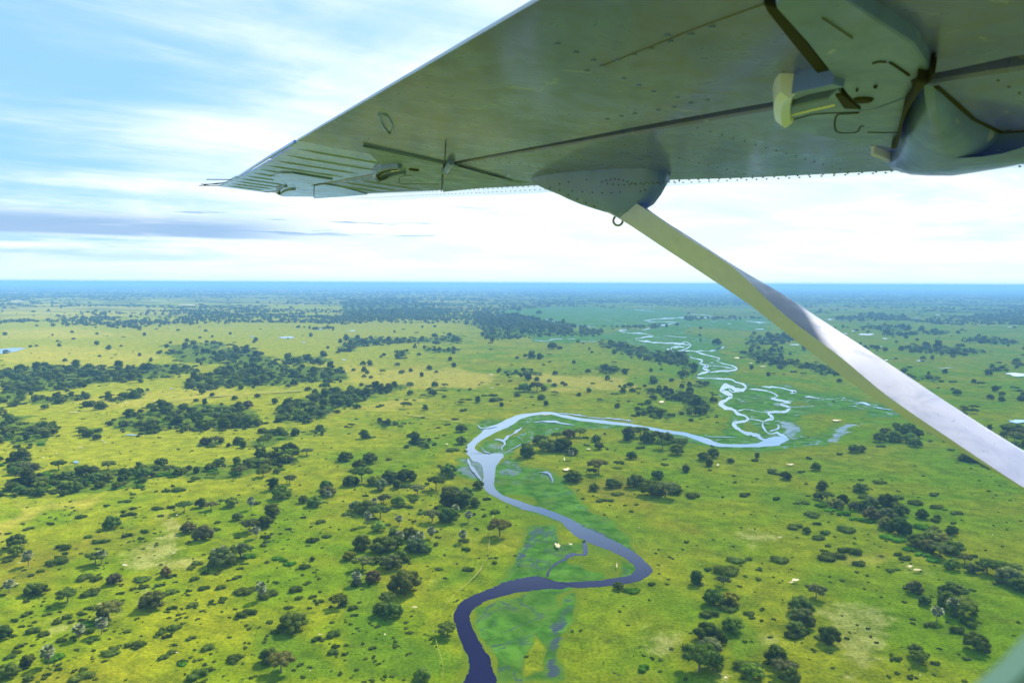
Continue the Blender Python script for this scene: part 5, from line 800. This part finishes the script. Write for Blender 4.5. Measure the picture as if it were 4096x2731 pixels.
try:
    md = st.modifiers.new('edge', 'EDGE_SPLIT'); md.split_angle = math.radians(28)
except Exception: pass
# tie-down ring
rc = onc(*c4([(1110, 548)])[0], CC); rr_ = .0205*np.linalg.norm(rc)/3.4/1.0*1.0; rr_ = 44/2.352/F*(rc@FW); a1_, a2_ = RT, UP
ring = [rc+(a1_*math.cos(u)+a2_*math.sin(u)*1.02)*rr_ for u in np.linspace(2.2, 2.2+5.6, 22)]; tube('tie_down_ring', ring, rr_*.26, M_STEEL)
tube('leading_lip', [wp(s, LE(s)+.012, LEn(s)+.012) for s in np.linspace(.3, TIP-.2, 50)], .0045, M_W3, n=5)
# rivets
RV, RF = [], []
def rivet(s, c, n_=0.0, r=.006):
    k = len(RV)
    for i in range(6): RV.append(wp(s+math.cos(i*1.047)*r, c+math.sin(i*1.047)*r, n_-.0004))
    RV.append(wp(s, c, n_-.0035)); [RF.append((k+i, k+(i+1) % 6, k+6)) for i in range(6)]
for s in np.arange(.2, TIP-.25, .055):
    c1_, c2_, n2 = sP(s), LE(s), LEn(s)
    for f in (.08, .55): rivet(s+random.uniform(-.004, .004), c1_+(c2_-c1_)*f, n2*f, .0055)
for s in np.arange(2.6, TIP-.4, .05): rivet(s, gB(s)+.03, 0, .004)
for s0 in np.arange(.6, TIP-.4, .42):
    for c0 in np.arange(gB(s0)+.05, sP(s0)-.03, .06): rivet(s0, c0, 0, .0038)
for s in np.arange(3.6, TIP-.5, .05): rivet(s, sP(s)-.09-.05*math.sin(s*2), 0, .005)
RM = apart('rivets', RV, RF, M_BLK); tag(RM, kind='stuff')
CV, CF = [], []
for x, y in [(470, 240), (560, 262), (680, 268), (775, 277), (868, 283), (960, 287), (1046, 287), (1128, 280), (643, 307), (725, 347), (808, 380), (888, 412), (1320, 272), (1368, 258), (1298, 362), (560, 203), (645, 186), (810, 162)]+[(960+40*i, 185-28*math.sin(i*.5)) for i in range(9)]+[(1010+52*i, 200+12*math.sin(i*.6)) for i in range(10)]+[(1350+48*i, 205-8*i*.5) for i in range(8)]:
    p = onc(*c4([(x, y)])[0], CC-.132); r_ = 8/2.352/F*(p@FW); k = len(CV); CV += [p+(RT*math.cos(u)+UP*math.sin(u))*r_ for u in np.arange(6)*1.047]+[p-FW*.004]; CF += [(k+i, k+(i+1) % 6, k+6) for i in range(6)]
tag(apart('cuff_rivets', CV, CF, M_BLK), kind='stuff')
for x, y, r_ in [(1085, 785, .022), (1180, 680, .004), (1035, 705, .003)]:
    s0, c0 = W(*c3([(x, y)])[0], -.03); V = [wp(s0+math.cos(u)*r_, c0+math.sin(u)*r_, -.028) for u in np.arange(12)*.5236]+[wp(s0+math.cos(u)*r_*.8, c0+math.sin(u)*r_*.8, -.034) for u in np.arange(12)*.5236]
    apart('bolt', V, [(i, (i+1) % 12, 12+(i+1) % 12, 12+i) for i in range(12)]+[tuple(range(12, 24))], M_DARK)
for x, y, r_ in [(1520, 570, .028)]:
    s0, c0 = W(*c1f([(x, y)])[0], -.024); apart('bolt', [wp(s0+math.cos(u)*r_, c0+math.sin(u)*r_, -.009-f*.006) for f in (0, 1) for u in np.arange(12)*.5236], [(i, (i+1) % 12, 12+(i+1) % 12, 12+i) for i in range(12)]+[tuple(range(12, 24))], M_DARK)
for x, y in [(1810, 562), (2285, 485)]:
    s0, c0 = W(*c3([(x, y)])[0], .03); V = [wp(s0+math.cos(u)*.02, c0+math.sin(u)*.02, .05-f*.02) for f in (0, 1) for u in np.arange(10)*.628]; apart('bolt', V, [(i, (i+1) % 10, 10+(i+1) % 10, 10+i) for i in range(10)]+[tuple(range(10, 20))], M_BLK)
for x, y in [(1075, 412), (1660, 378), (1940, 305), (2250, 255), (815, 230), (655, 128)]+[(1650, 735), (1720, 790), (1790, 775), (1850, 890), (1980, 965), (2050, 1040)]:
    s0, c0 = W(*c3([(x, y)])[0], -.047); rivet(s0, c0, -.0465, .012)
for x, y in [(1900, 280), (1040, 345), (1185, 412), (1320, 473), (1390, 515), (1270, 555), (1510, 470), (1560, 617), (1680, 668), (1795, 718), (1640, 428), (1780, 380), (1925, 327), (2085, 270), (2250, 212), (1980, 765), (2085, 808), (2215, 785), (1955, 840), (1830, 862), (1645, 890), (1540, 912), (1430, 935)]:
    s0, c0 = W(*c2f([(x, y)])[0]); V = [wp(s0+math.cos(u)*.007, c0+math.sin(u)*.005, -.003*f) for f in (0, 1) for u in np.arange(8)*.785]; apart('screw', V, [(i, (i+1) % 8, 8+(i+1) % 8, 8+i) for i in range(8)]+[tuple(range(8, 16))], M_W2)
# the window surround that cuts the lower right corner
def rrect(x0, y0, x1, y1, R, n=16):
    o = []
    for cx_, cy_, a0 in ((x1-R, y1-R, 0), (x0+R, y1-R, 90), (x0+R, y0+R, 180), (x1-R, y0+R, 270)):
        for k in range(n+1): u = math.radians(a0+90*k/n); o.append((cx_+R*math.cos(u), cy_+R*math.sin(u)))
    return o
def wframe(name, g0, g1, z0, z1, mt):
    A = rrect(-700-g0, -900-g0, 4330+g0, 2960+g0, 1210+g0*.6); B = rrect(-700-g1, -900-g1, 4330+g1, 2960+g1, 1210+g1*.6); P = [ray(*p)*z0 for p in A]+[ray(*p)*z1 for p in B]+[ray(*p)*(z1+.02) for p in B]; n_ = len(A)
    return apart(name, P, [(i, (i+1) % n_, n_+(i+1) % n_, n_+i) for i in range(n_)]+[(n_+i, n_+(i+1) % n_, 2*n_+(i+1) % n_, 2*n_+i) for i in range(n_)], mt)
M_SEALG = m_simple('window_seal_green', (.42, .52, .34), .45); M_SEALD = m_simple('window_seal_dark', (.18, .26, .13), .5); M_FRM = m_simple('window_trim', (.42, .36, .29), .6)
wframe('window_seal', 40, 120, .250, .246, M_SEALG); wframe('window_gasket', 120, 200, .246, .240, M_SEALD); wframe('window_trim', 200, 520, .240, .225, M_FRM)
